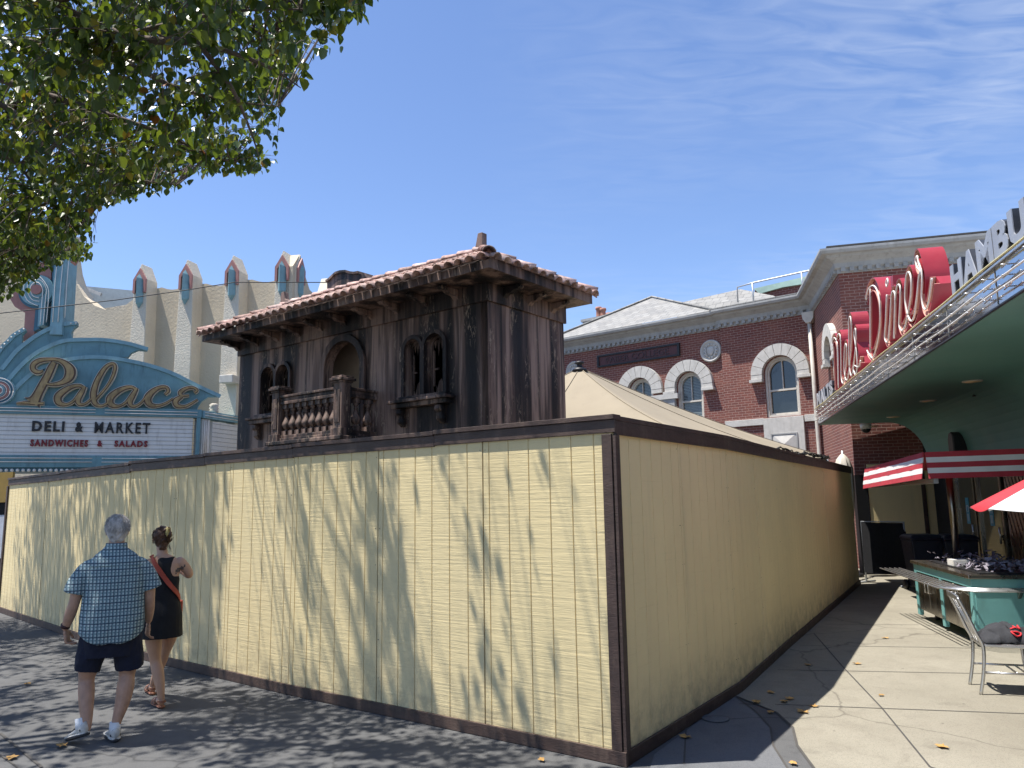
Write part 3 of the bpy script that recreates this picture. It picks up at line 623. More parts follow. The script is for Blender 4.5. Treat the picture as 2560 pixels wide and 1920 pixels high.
mb = MB(); mb.plate(Frame(WF.P(0, 0, -1.6), 102.5), [(-4.5, 7), (.2, 7), (.2, 9.95), (-4.5, 9.6)], -.3, 0); mb.build('rear_parapet', 'stucco_rough', theatre)
for k, u in enumerate(pc + [5.24]):
    w1 = .55
    pf = [(u - PW, .02), (u + PW, .02), (u + PW - .04, 7.2), (u + PW - .10, 9.95), (u, 10.55), (u - PW + .10, 9.95), (u - PW + .04, 7.2)]
    mb = MB(); mb.plate(WF, [(a, b) for a, b in pf], -.02, w1); pil = mb.build('pilaster', 'stucco_rough', theatre, .02)
    hb_ = MB(); hb_.plate(WF, [(u - .26, 9.45), (u - .26, 9.95), (u, 10.36), (u + .26, 9.95), (u + .26, 9.45), (u + .17, 9.45), (u + .17, 9.88), (u, 10.14), (u - .17, 9.88), (u - .17, 9.45)], w1, w1 + .07); hb_.build('pointed_hood', 'pink', pil)
    pm = MB(); A = [(u, 10.22), (u - .15, 9.95), (u - .15, 9.1), (u, 8.88), (u + .15, 9.1), (u + .15, 9.95)]
    rim = [WF.P(a, b, w1 + .01) for a, b in A]; c1, c2 = WF.P(u, 9.98, w1 + .22), WF.P(u, 9.05, w1 + .19)
    pm.add(rim + [c1, c2], [(0, 1, 6), (1, 2, 7, 6), (2, 3, 7), (3, 4, 7), (4, 5, 6, 7), (5, 0, 6)]); pm.build('faceted_pendant', 'bluelite', pil)
# side bay stepping back at the right
WS = Frame(WF.P(5.62, 0, .55), 12.5)
mb = MB(); mb.plate(WS, [(0, .02), (3.6, .02), (3.6, 9.2), (3.1, 9.25), (2.6, 9.4), (1.9, 9.3), (1.25, 9.45), (.85, 9.9), (.45, 10.5), (.0, 9.95)], -.35, 0); mb.build('side_wall', 'stucco', theatre)
for c in (.45, 3.3):
    mb = MB(); mb.plate(WS, [(c - .36, .02), (c + .36, .02), (c + .3, 9.9), (c, 10.5), (c - .3, 9.9)], -.6, .25 if c > 1 else .04); pil = mb.build('pilaster', 'stucco_rough', theatre, .02)
    w1 = .25 if c > 1 else .04
    MB().plate(WS, [(c - .26, 9.45), (c - .26, 9.95), (c, 10.36), (c + .26, 9.95), (c + .26, 9.45), (c + .17, 9.45), (c + .17, 9.88), (c, 10.14), (c - .17, 9.88), (c - .17, 9.45)], w1, w1 + .07).build('pointed_hood', 'pink', pil)
    pm = MB(); A = [(c, 10.22), (c - .14, 9.95), (c - .14, 9.1), (c, 8.92), (c + .14, 9.1), (c + .14, 9.95)]
    pm.add([WS.P(a, b, w1 + .01) for a, b in A] + [WS.P(c, 9.98, w1 + .17), WS.P(c, 9.05, w1 + .14)], [(0, 1, 6), (1, 2, 7, 6), (2, 3, 7), (3, 4, 7), (4, 5, 6, 7), (5, 0, 6)]); pm.build('faceted_pendant', 'bluelite', pil)
# cream ledge block and roof vent hardware
a = wv(1262, 990, .6); b = wv(1335, 1030, .6)
MB().fbox(WF, a[0], b[0], b[1], a[1], .2, .95).build('ledge_block', 'frame', theatre, .02)
# further roofs behind the theatre
mb = MB(); f0 = Frame(WF.P(0, 0, -6), 102.5); e = [f0.uv(*S2(*q)) for q in [(470, 482), (640, 505), (800, 512), (560, 530)]]
shed = thing('rooftop_shed', (f0.o.x, f0.o.y, 0), 'low grey metal roof with red cladding behind the theatre parapet', 'roof')
mb.plate(f0, [(e[0][0], e[0][1]), (e[2][0], e[2][1]), (e[2][0], 9), (e[0][0], 9)], -4, 0); mb.build('roof_slab', 'greymetal', shed)
a = f0.uv(*S2(430, 495)); b = f0.uv(*S2(468, 540)); MB().fbox(f0, a[0], b[0], b[1] - 1, a[1], .1, .5).build('red_cladding', 'redbrown', shed)
a = f0.uv(*S2(420, 473), .6); b = f0.uv(*S2(565, 530), .6); MB().ribbon(f0, [(*a, .14), (*b, .14)], .52, .62).build('white_gutter', 'stone', shed)

# ================================================================ theatre marquee
p0 = at_y(*S1(1730, 1100), 24.0); QF = Frame((p0.x, p0.y), 69)
marq = thing('theatre_marquee', (p0.x, p0.y, 0), 'teal blue theatre marquee with bulb-lined fins, gold Palace script and white letter board', 'marquee')
def qv(x, y, w_=0): return QF.uv(*S1(x, y), w_)
def qpts(L, w_=0): return [qv(*q, w_) for q in L]
UL = -9.6
MB().fbox(QF, UL, qv(1715, 0)[0], 3.40, 4.64, -.35, -.02).build('letter_board', 'board', marq)
lb = MB()
for i in range(9): z = 3.50 + i * .125; lb.fbox(QF, UL, -.14, z, z + .012, -.02, -.008)
lb.build('letter_rail', 'cornice', marq)
MB().fbox(QF, UL, .02, 4.62, 4.88, -.36, .06).build('header_band', 'bluemarq', marq, .01)
MB().fbox(QF, UL, .02, 3.06, 3.42, -.36, .06).build('sill_band', 'bluemarq', marq, .01)
MB().fbox(QF, -.12, .0, 3.42, 4.62, -.36, .05).build('end_strip', 'bluemarq', marq, .01)
for z in (4.70, 4.79, 3.22, 3.33):
    for (a, b) in ((UL, -2.95), (-2.7, -.1)):
        MB().tube([QF.P(a, z, .085), QF.P(b, z, .085)], .011, 6).build('neon_tube', 'neon', marq)
QS = Frame(QF.P(.02, 0, -.02), 16)
mb = MB(); mb.fbox(QS, .06, .42, 3.42, 4.6, -.3, .0); mb.build('side_tube_panel', 'board', marq)
for u in (.12, .20, .28): MB().tube([QS.P(u, 3.44, .03), QS.P(u, 4.58, .03)], .022, 6).build('neon_tube', 'neon', marq)
mb = MB(); mb.fbox(QS, .5, 1.9, 3.4, 4.55, -.3, .04); mb.build('side_letter_board', 'board', marq)
lb = MB()
for i in range(8): lb.fbox(QS, .5, 1.9, 3.5 + i * .14, 3.512 + i * .14, .04, .05)
lb.build('side_letter_rail', 'cornice', marq)
MB().fbox(QS, .0, 2.0, 4.62, 4.86, -.34, .10).build('side_header_band', 'bluelite', marq, .01)
for z in (4.70, 4.79): MB().tube([QS.P(.02, z, .12), QS.P(1.98, z, .12)], .012, 6).build('neon_tube', 'neon', marq)
u_, v_ = qv(1850, 880, -.6); MB().lathe(QF.P(u_, 4.86, -.6), [(.10, 0), (.16, .06), (.10, .08), (.16, .14), (.12, .20), (.15, .26), (.08, .30)], 14).build('roof_vent', 'frame', marq)
# sunburst fins: each a thick plate, its curved top edged with a bulb band
arc1 = [(110, 740), (200, 650), (300, 570), (450, 500), (600, 462), (730, 448), (850, 445), (1050, 465), (1300, 520), (1500, 590), (1700, 690), (1905, 785)]
arc2 = [(55, 650), (150, 540), (270, 430), (400, 355), (550, 300), (720, 290), (900, 292), (1100, 322), (1275, 372)]
arc3 = [(0, 545), (60, 470), (130, 385), (220, 310), (330, 235), (450, 178), (560, 150), (660, 143)]
arc4 = [(-60, 440), (0, 350), (60, 290), (110, 240), (195, 190)]
arc5 = [(-190, 620), (-200, 480), (-180, 340), (-120, 200)]
def fin(outline, w0, w1, name='fin'): return MB().plate(QF, qpts(outline), w0, w1).build(name, 'bluemarq', marq, .006)
fin(arc1 + [(1890, 800), (1800, 802), (1745, 835), (1715, 880), (1700, 915), (-20, 872), (-20, 800)], -.30, -.06, 'crest_panel')
fin(arc2 + [(1262, 396), (1190, 390), (1130, 415), (1098, 455), (850, 448), (600, 466), (450, 505), (300, 575), (200, 655), (110, 745), (20, 760)], -.36, -.14)
fin(arc3 + [(662, 172), (625, 200), (605, 240), (612, 292), (550, 304), (400, 360), (270, 436), (150, 546), (55, 656), (-40, 760), (-60, 640)], -.42, -.20)
fin(arc4 + [(205, 212), (170, 250), (172, 330), (130, 390), (60, 475), (0, 550), (-90, 690), (-200, 600), (-130, 500)], -.48, -.26)
fin([(-400, 740), (-420, 500), (-350, 330), (-250, 250), (-230, 400), (-160, 560), (-90, 700), (-60, 760)], -.5, -.3)
bulbs = []
for L, w_ in ((arc1, -.06), (arc2, -.14), (arc3, -.20), (arc4, -.26)):
    P_ = smooth_line(qpts(L), 8); n = len(P_)
    band = [(a, b - .045, .115) for a, b in P_]
    MB().ribbon(QF, band, w_ + .002, w_ + .05).build('bulb_band', 'bluelite', marq)
    d = 0; last = None; acc = .07
    for a, b in P_:
        if last:
            s_ = math.hypot(a - last[0], b - last[1]); 
            while acc <= s_: t = acc / s_; bulbs.append((last[0] + (a - last[0]) * t, last[1] + (b - last[1]) * t - .045, w_ + .05)); acc += .135
            acc -= s_
        last = (a, b)
b0 = None
def put_bulb(P):
    global b0
    if b0 is None: b0 = MB().sphere((0, 0, 0), .028, 8, 5).build('bulb', 'bulb', marq); o = b0
    else: o = b0.copy(); C.objects.link(o)
    o.location = P - parent_loc(marq)
for b in bulbs[:96]: put_bulb(QF.P(b[0], b[1], b[2] + .015))
mb = MB()
for b in bulbs[96:]: mb.sphere(QF.P(b[0], b[1], b[2] + .015), .028, 8, 5)
for i in range(60): mb.sphere(QF.P(-.1 - i * .14, 2.98 + .0 * i, .0), .05, 8, 5)
tag(mb.build('bulbs', 'bulb', marq), kind='stuff')
MB().fbox(QF, UL, .02, 2.94, 3.06, -1.6, -.02).build('underside', 'bluedark', marq)
# concentric hub
uc, vc = qv(-5, 752)
for (r_, w_, m_) in ((.40, .02, 'bluelite'), (.34, .05, 'bluedark'), (.26, .08, 'pink'), (.17, .11, 'bluelite'), (.08, .14, 'pink')):
    MB().plate(QF, arc(uc, vc, r_, 0, 360, 32)[:-1], w_ - .05, w_).build('hub_disc', m_, marq)
for r_ in (.37, .29, .2, .11): MB().tube([QF.P(a, b, .15 if r_ < .2 else .1) for a, b in arc(uc, vc, r_, 0, 360, 36)], .010, 6).build('neon_tube', 'neon', marq)
# script letters: gold face on a deep ivory return
K = .28933 / 2212 * 2212
def script(name, strokes, w0=-.05, w1=.13):
    sc = (QF.uv(*S1(1000, 700))[0] - QF.uv(*S1(900, 700))[0]) / 100
    fb = MB(); sb = MB(); eb = MB()
    for k, L in enumerate(strokes):
        P_ = smooth_line([(*qv(x, y), wd * sc * 1.04) for x, y, wd in L], 6)
        sb.ribbon(QF, [(a, b, c + .05) for a, b, c in P_], w0 + .001 * k, w1 - .03 + .001 * k)
        eb.ribbon(QF, [(a, b, c + .018) for a, b, c in P_], w1 - .04 + .001 * k, w1 - .008 + .001 * k)
        fb.ribbon(QF, [(a, b, max(c * .72 - .006, .012)) for a, b, c in P_], w1 - .02 + .0012 * k, w1 + .001 + .0012 * k)
        fb.ribbon(QF, [(a, b, max(c * .34 - .002, .008)) for a, b, c in P_], w1 - .02, w1 + .008 + .0012 * k)
    o = sb.build(name, 'ivory', marq); eb.build('letter_rim', 'goldside', o); fb.build('letter_face', 'gold', o)
script('letter_p', [[(474, 510, 46), (450, 555, 58), (415, 630, 62), (375, 705, 68), (335, 780, 72), (308, 830, 92), (285, 858, 150)], [(150, 864, 12), (230, 858, 26), (300, 862, 28), (385, 862, 24)],
    [(378, 578, 14), (355, 592, 26), (320, 590, 40), (292, 565, 42), (300, 525, 44), (350, 495, 42), (430, 485, 30), (510, 490, 32), (575, 525, 55), (612, 580, 84), (600, 640, 78), (545, 682, 46), (460, 700, 28), (395, 690, 22)]])
aa = [[(735, 740, 28), (700, 712, 28), (640, 715, 36), (565, 750, 52), (508, 805, 62), (518, 858, 52), (580, 872, 26), (640, 842, 22), (690, 780, 24), (728, 730, 22)], [(738, 716, 26), (712, 765, 44), (680, 825, 50), (690, 866, 34), (735, 868, 22), (785, 832, 18), (818, 790, 16)]]
script('letter_a', aa)
script('letter_l', [[(822, 838, 22), (880, 775, 20), (940, 700, 20), (982, 620, 26), (998, 550, 28), (980, 522, 26), (930, 540, 32), (875, 610, 42), (832, 700, 48), (812, 790, 54), (825, 858, 44), (870, 884, 24), (920, 868, 20), (965, 830, 18)]])
script('letter_a', [[(x + 447 + (x - 600) * .0, y + 14, c) for x, y, c in L] for L in aa])
script('letter_c', [[(1428, 785, 20), (1455, 755, 30), (1438, 725, 28), (1385, 725, 32), (1320, 762, 50), (1278, 820, 64), (1298, 872, 50), (1360, 882, 26), (1430, 862, 20), (1500, 820, 16)]])
script('letter_e', [[(1680, 770, 22), (1702, 750, 26), (1672, 728, 22), (1615, 732, 28), (1562, 765, 40), (1572, 796, 26), (1635, 792, 14)], [(1575, 802, 28), (1520, 840, 52), (1532, 882, 42), (1595, 888, 26), (1655, 862, 20), (1708, 828, 14)]])
# changeable letters
def words(txt, x0, y0, x1, y1, m_, bold):
    bold *= .8
    a = qv(x0, y1); b = qv(x1, y0); mb = MB(); text_mb(mb, QF, txt, a[0], a[1], b[0] - a[0], b[1] - a[1], -.018, .03, bold, spacing=1.28); mb.build('board_lettering', m_, marq)
words('DELI', 275, 1015, 560, 1100, 'black', .045); words('&', 648, 1022, 722, 1106, 'black', .05); words('MARKET', 815, 1028, 1300, 1114, 'black', .026)
words('SANDWICHES', 260, 1175, 763, 1230, 'redletter', .045); words('&', 840, 1180, 887, 1232, 'redletter', .05); words('SALADS', 988, 1182, 1277, 1234, 'redletter', .045)

# pylon sign rising above the marquee
PF = Frame(QF.P(-6.5, 0, -1.0), 84)
pyl = thing('neon_pylon', PF.P(1, 0, 0), 'tall blue and pink scrolled neon pylon rising behind the tree leaves', 'pylon sign')
def pv(x, y, w_=0): return PF.uv(*SP(x, y), w_)
def pp(L, w_=0): return [pv(*q, w_) for q in L]
MB().plate(PF, pp([(690, 1560), (765, 560), (760, 380), (905, 380), (905, 560), (850, 1560)]), -.5, .25).build('tall_fin', 'bluelite', pyl, .01)
MB().plate(PF, pp([(640, 1560), (680, 640), (760, 560), (720, 1560)]), -.5, .0).build('fin_edge', 'bluedark', pyl)
def disc(x, y, r_, w_, m_, name='scroll_disc'):
    u, v = pv(x, y); sc = (pv(x + 50, y)[0] - pv(x - 50, y)[0]) / 100; MB().plate(PF, arc(u, v, r_ * sc, 0, 360, 36)[:-1], w_ - .35, w_).build(name, m_, pyl)
disc(660, 420, 230, .10, 'bluelite'); disc(640, 430, 330, -.05, 'pink')
disc(720, 150, 130, .28, 'bluelite'); disc(710, 270, 115, .33, 'bluelite'); disc(715, 275, 50, .36, 'pink')
MB().plate(PF, pp([(330, 540), (480, 560), (670, 650), (660, 900), (560, 900), (380, 760), (330, 700)]), -.4, .02).build('scroll_body', 'pink', pyl)
MB().plate(PF, pp([(310, 1620), (335, 1260), (200, 1180), (140, 1080), (150, 980), (300, 900), (520, 1100), (470, 1250), (450, 1560)]), -.4, .04).build('scroll_body', 'pink', pyl)
disc(500, 990, 235, .12, 'bluedark'); disc(510, 980, 215, .18, 'bluelite'); disc(515, 980, 110, .22, 'bluelite'); disc(525, 980, 68, .28, 'pink')
MB().plate(PF, pp([(530, 1450), (545, 1180), (640, 980), (650, 980), (610, 1430)]), -.3, .20).build('scroll_stem', 'bluelite', pyl)
MB().plate(PF, pp([(455, 1500), (480, 1230), (545, 1190), (530, 1470)]), -.3, .1).build('scroll_stem', 'bluedark', pyl)
def ptube(L, w_, n=6): MB().tube([PF.P(a, b, w_) for a, b in smooth_line(pp(L), n)], .012, 6).build('neon_tube', 'neon', pyl)
ptube([(740, 1400), (770, 900), (805, 560)], .28, 2); ptube([(808, 1400), (845, 900), (880, 560)], .28, 2)
ptube([(575, 1430), (600, 1100), (605, 980), (560, 900), (500, 895), (450, 960), (480, 1060), (560, 1090)], .26)
ptube([(610, 1430), (640, 1100), (650, 980), (600, 880), (510, 845), (420, 900), (410, 1010), (470, 1110), (560, 1130)], .24)
ptube([(650, 1400), (680, 1050), (650, 920), (540, 800), (430, 830), (360, 940), (400, 1110), (540, 1190)], .24)
ptube([(880, 1340), (905, 900), (935, 560)], .2, 2)
# overhead wire
wire = MB().tube([at_y(*dd(-120, 690), 17), at_y(*dd(60, 670), 17.3), at_y(*dd(250, 648), 17.6), at_y(*dd(400, 627), 17.9), at_y(*dd(505, 590 + 20), 18.1), at_y(*dd(1100, 480 + 130), 20)], .012, 5).build('overhead_cable', 'cable')
tag(wire, 'thin black cable strung in front of the theatre wall', 'cable')

# ================================================================ red brick college building
k = ray(*dd(1766, 800)); A0 = k * (24 / k.y); FA = Frame((A0.x, A0.y), 130); FC = Frame((A0.x, A0.y), 193)
B0 = FC.P(4.45, 0); FB = Frame((B0.x, B0.y), 105.6)
coll = thing('brick_college_building', (A0.x, A0.y, 0), 'red brick building with grey dentil cornice, slate roofs and white arched window hoods', 'building')
def fa(x, y, w_=0): return FA.uv(*S6(x, y), w_)
WN = [(-7.02, -6.02, 4.40, 5.83), (-5.02, -4.02, 4.40, 5.83), (-1.74, -.62, 4.45, 5.88)]
mb = MB(); mb.plate(FA, [(-16, .02), (-3.2, .02), (-3.2, 7.9), (-16, 7.9)], -.3, -.12, [arch(*x) for x in WN[:2]]); mb.build('brick_wall', 'brick', coll)
mb = MB(); mb.plate(FA, [(-3.2, .02), (.0, .02), (.0, 7.95), (-3.2, 7.95)], -.3, 0, [arch(*WN[2])]); mb.build('brick_wall', 'brick', coll)
mb = MB(); mb.plate(FC, [(.003, .02), (4.45, .02), (4.45, 7.95), (.003, 7.95)], -.3, 0, [arch(2.3, 3.35, 4.3, 5.8)]); mb.build('brick_wall', 'brick', coll)
mb = MB(); mb.plate(FB, [(.003, .02), (9, .02), (9, 7.95), (.003, 7.95)], -.3, -.003); mb.build('brick_wall', 'brick', coll)
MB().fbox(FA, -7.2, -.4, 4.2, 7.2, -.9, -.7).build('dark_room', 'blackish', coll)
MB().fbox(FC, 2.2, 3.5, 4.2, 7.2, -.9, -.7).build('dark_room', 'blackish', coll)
# cornice runs
def cornice(fr, a, b, w_, zt, name='cornice', ma=0, mb_=0):
    pr = [(-.1, -.52), (.03, -.52), (.03, -.42), (.10, -.38), (.12, -.26), (.20, -.20), (.30, -.14), (.34, -.08), (.46, -.07), (.50, .0), (.50, .06), (.44, .06), (.1, .10), (-.1, .10)]
    sm_ = MB(); m_ = len(pr); sm_.add([fr.P(u + k * (w_ + x), zt + y, w_ + x) for u, k in ((a, ma), (b, mb_)) for x, y in pr], [(i, (i + 1) % m_, m_ + (i + 1) % m_, m_ + i) for i in range(m_)] + [tuple(range(m_)), tuple(range(m_, 2 * m_))])
    o = sm_.build(name, 'cornice', coll)
    dn = MB(); L = abs(b - a); n = int(L / .21)
    for i in range(n): u = min(a, b) + (i + .25) * L / n; dn.fbox(fr, u, u + .105, zt - .49, zt - .385, w_ + .03, w_ + .115)
    tag(dn.build('dentil_row', 'cornice', o), kind='stuff')
cornice(FA, -16, -3.2, -.12, 8.22); cornice(FA, -3.28, .0, 0, 8.22, mb_=-.613); cornice(FC, .0, 4.45, 0, 8.22, ma=.613, mb_=.955); cornice(FB, .0, 9, 0, 8.22, ma=-.955)
MB().sweep(FB, [-.3, 9], [(.0, 8.32), (.42, 8.32), (.42, 8.36), (.0, 8.36)]).build('roof_edge', 'joint', coll)
MB().sweep(FA, [-3.4, .2], [(-.4, 8.32), (.42, 8.32), (.42, 8.35), (-.4, 8.42)]).build('roof_edge', 'slate', coll)
MB().fbox(FB, -.1, 9, 7.9, 8.3, -9, -.31).build('flat_roof', 'cornice', coll)
def roof_face(frs, pts, name='slate_roof'):
    mb = MB(); A = pts; n = (A[1] - A[0]).cross(A[2] - A[0]).normalized(); ex = (A[1] - A[0]).normalized(); ey = n.cross(ex)
    mb.add(A, [tuple(range(len(A)))], [((p - A[0]).dot(ex), (p - A[0]).dot(ey)) for p in A]); return mb.build(name, 'slate', coll)
def fs(x, y, w_): return FA.P(*FA.uv(*S3(x, y), w_), w_)
e0 = FA.P(-10.6, 8.30, .34); e1 = FA.P(-3.3, 8.30, .34); ap = fs(690, 455, -2.6)
roof_face(0, [e0, e1, ap]); rr_ = fs(1150, 555, -.5); roof_face(0, [e1, FA.P(-3.1, 8.3, -6), ap]); roof_face(0, [FA.P(-10.6, 8.3, -6), e0, ap])
l0 = fs(80, 745, -2.0); l1 = fs(330, 600, -3.2); l2 = fs(450, 575, -3.2); roof_face(0, [l0, FA.P(-7, 8.3, -2.2), l2, l1]); 
r0 = fs(880, 490, -4); r1 = fs(1300, 395, -4.2); r2 = fs(1530, 440, -3.6); roof_face(0, [fs(860, 620, -3.4), fs(1600, 470, -3.0), r2, r1, r0])
MB().tube([e0 + Vector((0, 0, .04)), ap + Vector((0, 0, .05)), e1 + Vector((0, 0, .04))], .045, 6).build('hip_ridge', 'slate', coll)
a = fs(665, 465, -2.6); MB().fbox(Frame(ap, 130), -.12, .16, -.1, .10, -.1, .1).build('roof_cap', 'joint', coll)
# chimney
a = FA.uv(*S3(212, 640), -5); b = FA.uv(*S3(455, 575), -5)
ch = MB().fbox(FA, a[0], b[0], a[1] - 1.2, b[1], -5.6, -5.0).build('chimney', 'stone', coll)
MB().fbox(FA, a[0] - .08, b[0] + .3, b[1], b[1] + .12, -5.7, -4.95).build('chimney_cap', 'cornice', ch)
for x, y in ((322, 520), (352, 528), (395, 560), (415, 560)):
    a = FA.uv(*S3(x, y), -5.2); MB().lathe(FA.P(a[0], b[1] + .1, -5.2), [(.15, 0), (.13, .1), (.12, a[1] - b[1] - .25), (.16, a[1] - b[1] - .2), (.15, a[1] - b[1] - .1)], 12).build('chimney_pot', 'terracotta', ch)
# penthouse and railing
a = FA.uv(*S3(1400, 400), -5); b = FA.uv(*S3(1850, 290), -5); t = [FA.uv(*S3(x, y), -4.6) for x, y in [(1400, 395), (1850, 290), (1850, 345), (1600, 385), (1440, 430)]]
MB().plate(FA, [t[0], (t[0][0], 8), (t[1][0] + 1, 8), (t[1][0] + 1, t[1][1]), t[1]][::-1], -5.4, -4.6).build('penthouse', 'brick', coll)
MB().plate(FA, [t[0], t[4], t[3], t[2], (t[2][0] + 1, t[2][1]), (t[1][0] + 1, t[1][1]), t[1]], -4.62, -4.5).build('copper_fascia', 'copper', coll)
rp = [FA.uv(*S3(x, y), .1) for x, y in [(1285, 485), (1280, 382), (1385, 352), (1725, 278), (1840, 253), (1865, 262)]]
rail = thing('roof_railing', FA.P(-2.5, 8.4, .1), 'grey metal tube guard rail standing on the brick building roof edge', 'railing')
MB().tube([FA.P(*p, .1) for p in rp], .028, 8).build('top_rail', 'galv', rail)
for x, y0, y1 in ((1385, 352, 470), (1725, 278, 398)):
    a = FA.uv(*S3(x, y0), .1); b = FA.uv(*S3(x, y1), .1); MB().tube([FA.P(a[0], a[1], .1), FA.P(a[0], 8.3, .1)], .028, 8).build('post', 'galv', rail)
# arched hoods, sashes
def hood(fr, x, w_, ro, mirror=False, foot=True, name='arched_hood'):
    a, b, sl, sp_ = x; cu = (a + b) / 2; ri = (b - a) / 2 + .02; mb = MB(); n = 9
    for i in range(n):                                            # separate voussoirs with a hairline between them
        t0 = 180 * i / n + .5; t1 = 180 * (i + 1) / n - .5; mb.plate(fr, arc(cu, sp_, ro, t0, t1, 4) + arc(cu, sp_, ri, t1, t0, 4), w_ + .002, w_ + .16)
    for s_ in (-1, 1):
        u0_, u1_ = sorted((cu + s_ * ri, cu + s_ * ro)); mb.fbox(fr, u0_, u1_, sp_ - .14, sp_ - .005, w_ + .002, w_ + .155)
        if foot: u0_, u1_ = sorted((cu + s_ * (ri), cu + s_ * (ro + .05))); mb.fbox(fr, u0_, u1_, sp_ - .24, sp_ - .142, w_ + .002, w_ + .20)
    return mb.build(name, 'stone', coll, .012)
def sash(fr, x, w_, blind):
    a, b, sl, sp_ = x; cu = (a + b) / 2; mb = MB(); th = .08
    def rg(a, b, sl, th, w0, w1):
        r = (b - a) / 2; o = [(a, sl), (b, sl)] + arc(cu, sp_, r, 0, 180, 16); i_ = [(a + th, sl + th), (b - th, sl + th)] + arc(cu, sp_, r - th, 0, 180, 16); mb.plate(fr, o, w0, w1, [i_])
    rg(a + .002, b - .002, sl, .07, w_ - .14, w_ - .06); rg(a + .07, b - .07, sl + .07, .06, w_ - .2, w_ - .11)
    mid = sl + (sp_ - sl) * .62; mb.fbox(fr, a + .12, b - .12, mid - .03, mid + .03, w_ - .195, w_ - .10); mb.fbox(fr, cu - .015, cu + .015, mid + .03, sp_ + (b - a) / 2 - .12, w_ - .19, w_ - .13)
    f = mb.build('window', 'frame', coll)
    MB().plate(fr, [(a + .1, sl + .1), (b - .1, sl + .1)] + arc(cu, sp_, (b - a) / 2 - .1, 0, 180, 14), w_ - .215, w_ - .20).build('pane', 'glassdark', f)
    if blind:
        sb = MB(); z = sl + .13
        while z < sp_ + (b - a) / 2 - .16:
            hw = (b - a) / 2 - .15 if z < sp_ else math.sqrt(max(.01, ((b - a) / 2 - .14) ** 2 - (z - sp_) ** 2)) ; sb.fbox(fr, cu - hw, cu + hw, z, z + .028, w_ - .198, w_ - .194); z += .055
        sb.build('blind', 'blind', f)
hood(FA, WN[0], -.12, .95, foot=False); hood(FA, WN[1], -.12, .93); hood(FA, WN[2], 0, .96)
MB().fbox(FA, -6.15, -4.92, 5.42, 5.6, -.11, .08).build('hood_link', 'stone', coll)
sash(FA, WN[0], -.12, True); sash(FA, WN[1], -.12, True); sash(FA, WN[2], 0, False)
hood(FC, (2.3, 3.35, 4.3, 5.8), 0, .9); sash(FC, (2.3, 3.35, 4.3, 5.8), 0, False)
MB().fbox(FA, -6.0, -5.06, 3.2, 5.42, -.11, .04).build('carved_pier', 'cornice', coll, .02)
# band course, apron panel, downpipe
MB().fbox(FA, -3.19, -1.85, 4.22, 4.44, .002, .07).build('band_course', 'stone', coll, .01)
MB().fbox(FA, -.5, -.02, 4.22, 4.44, .002, .07).build('band_course', 'stone', coll, .01)
ap_ = MB().fbox(FA, -1.84, -.52, 2.7, 4.42, .002, .10).build('apron_panel', 'stone', coll, .01)
mb = MB(); a, b, c, d = -1.55, -.8, 3.2, 3.85; cx_, cy_ = (a + b) / 2, (c + d) / 2
mb.add([FA.P(a, c, .102), FA.P(b, c, .102), FA.P(b, d, .102), FA.P(a, d, .102), FA.P(cx_, cy_, .2)], [(0, 1, 4), (1, 2, 4), (2, 3, 4), (3, 0, 4)])
mb.build('pyramid_boss', 'stone', ap_)
mb = MB()
for q_ in ((a - .06, a - .02, c - .05, d + .05), (b + .02, b + .06, c - .05, d + .05), (a - .02, b + .02, c - .05, c - .01), (a - .02, b + .02, d + .01, d + .05)): mb.fbox(FA, *q_, .101, .125)
mb.build('panel_moulding', 'cornice', ap_)
dp = MB(); x = -.10; dp.tube([FA.P(x, 7.55, .12), FA.P(x, 5, .12), FA.P(x, 2.0, .12), FA.P(x, .1, .12)], .065, 10); dp.build('downpipe', 'frame', coll)
MB().plate(FA, [(x - .2, 7.72), (x + .2, 7.72), (x + .17, 7.5), (x + .08, 7.36), (x - .08, 7.36), (x - .17, 7.5)], .01, .24).build('downpipe_hopper', 'frame', coll, .01)
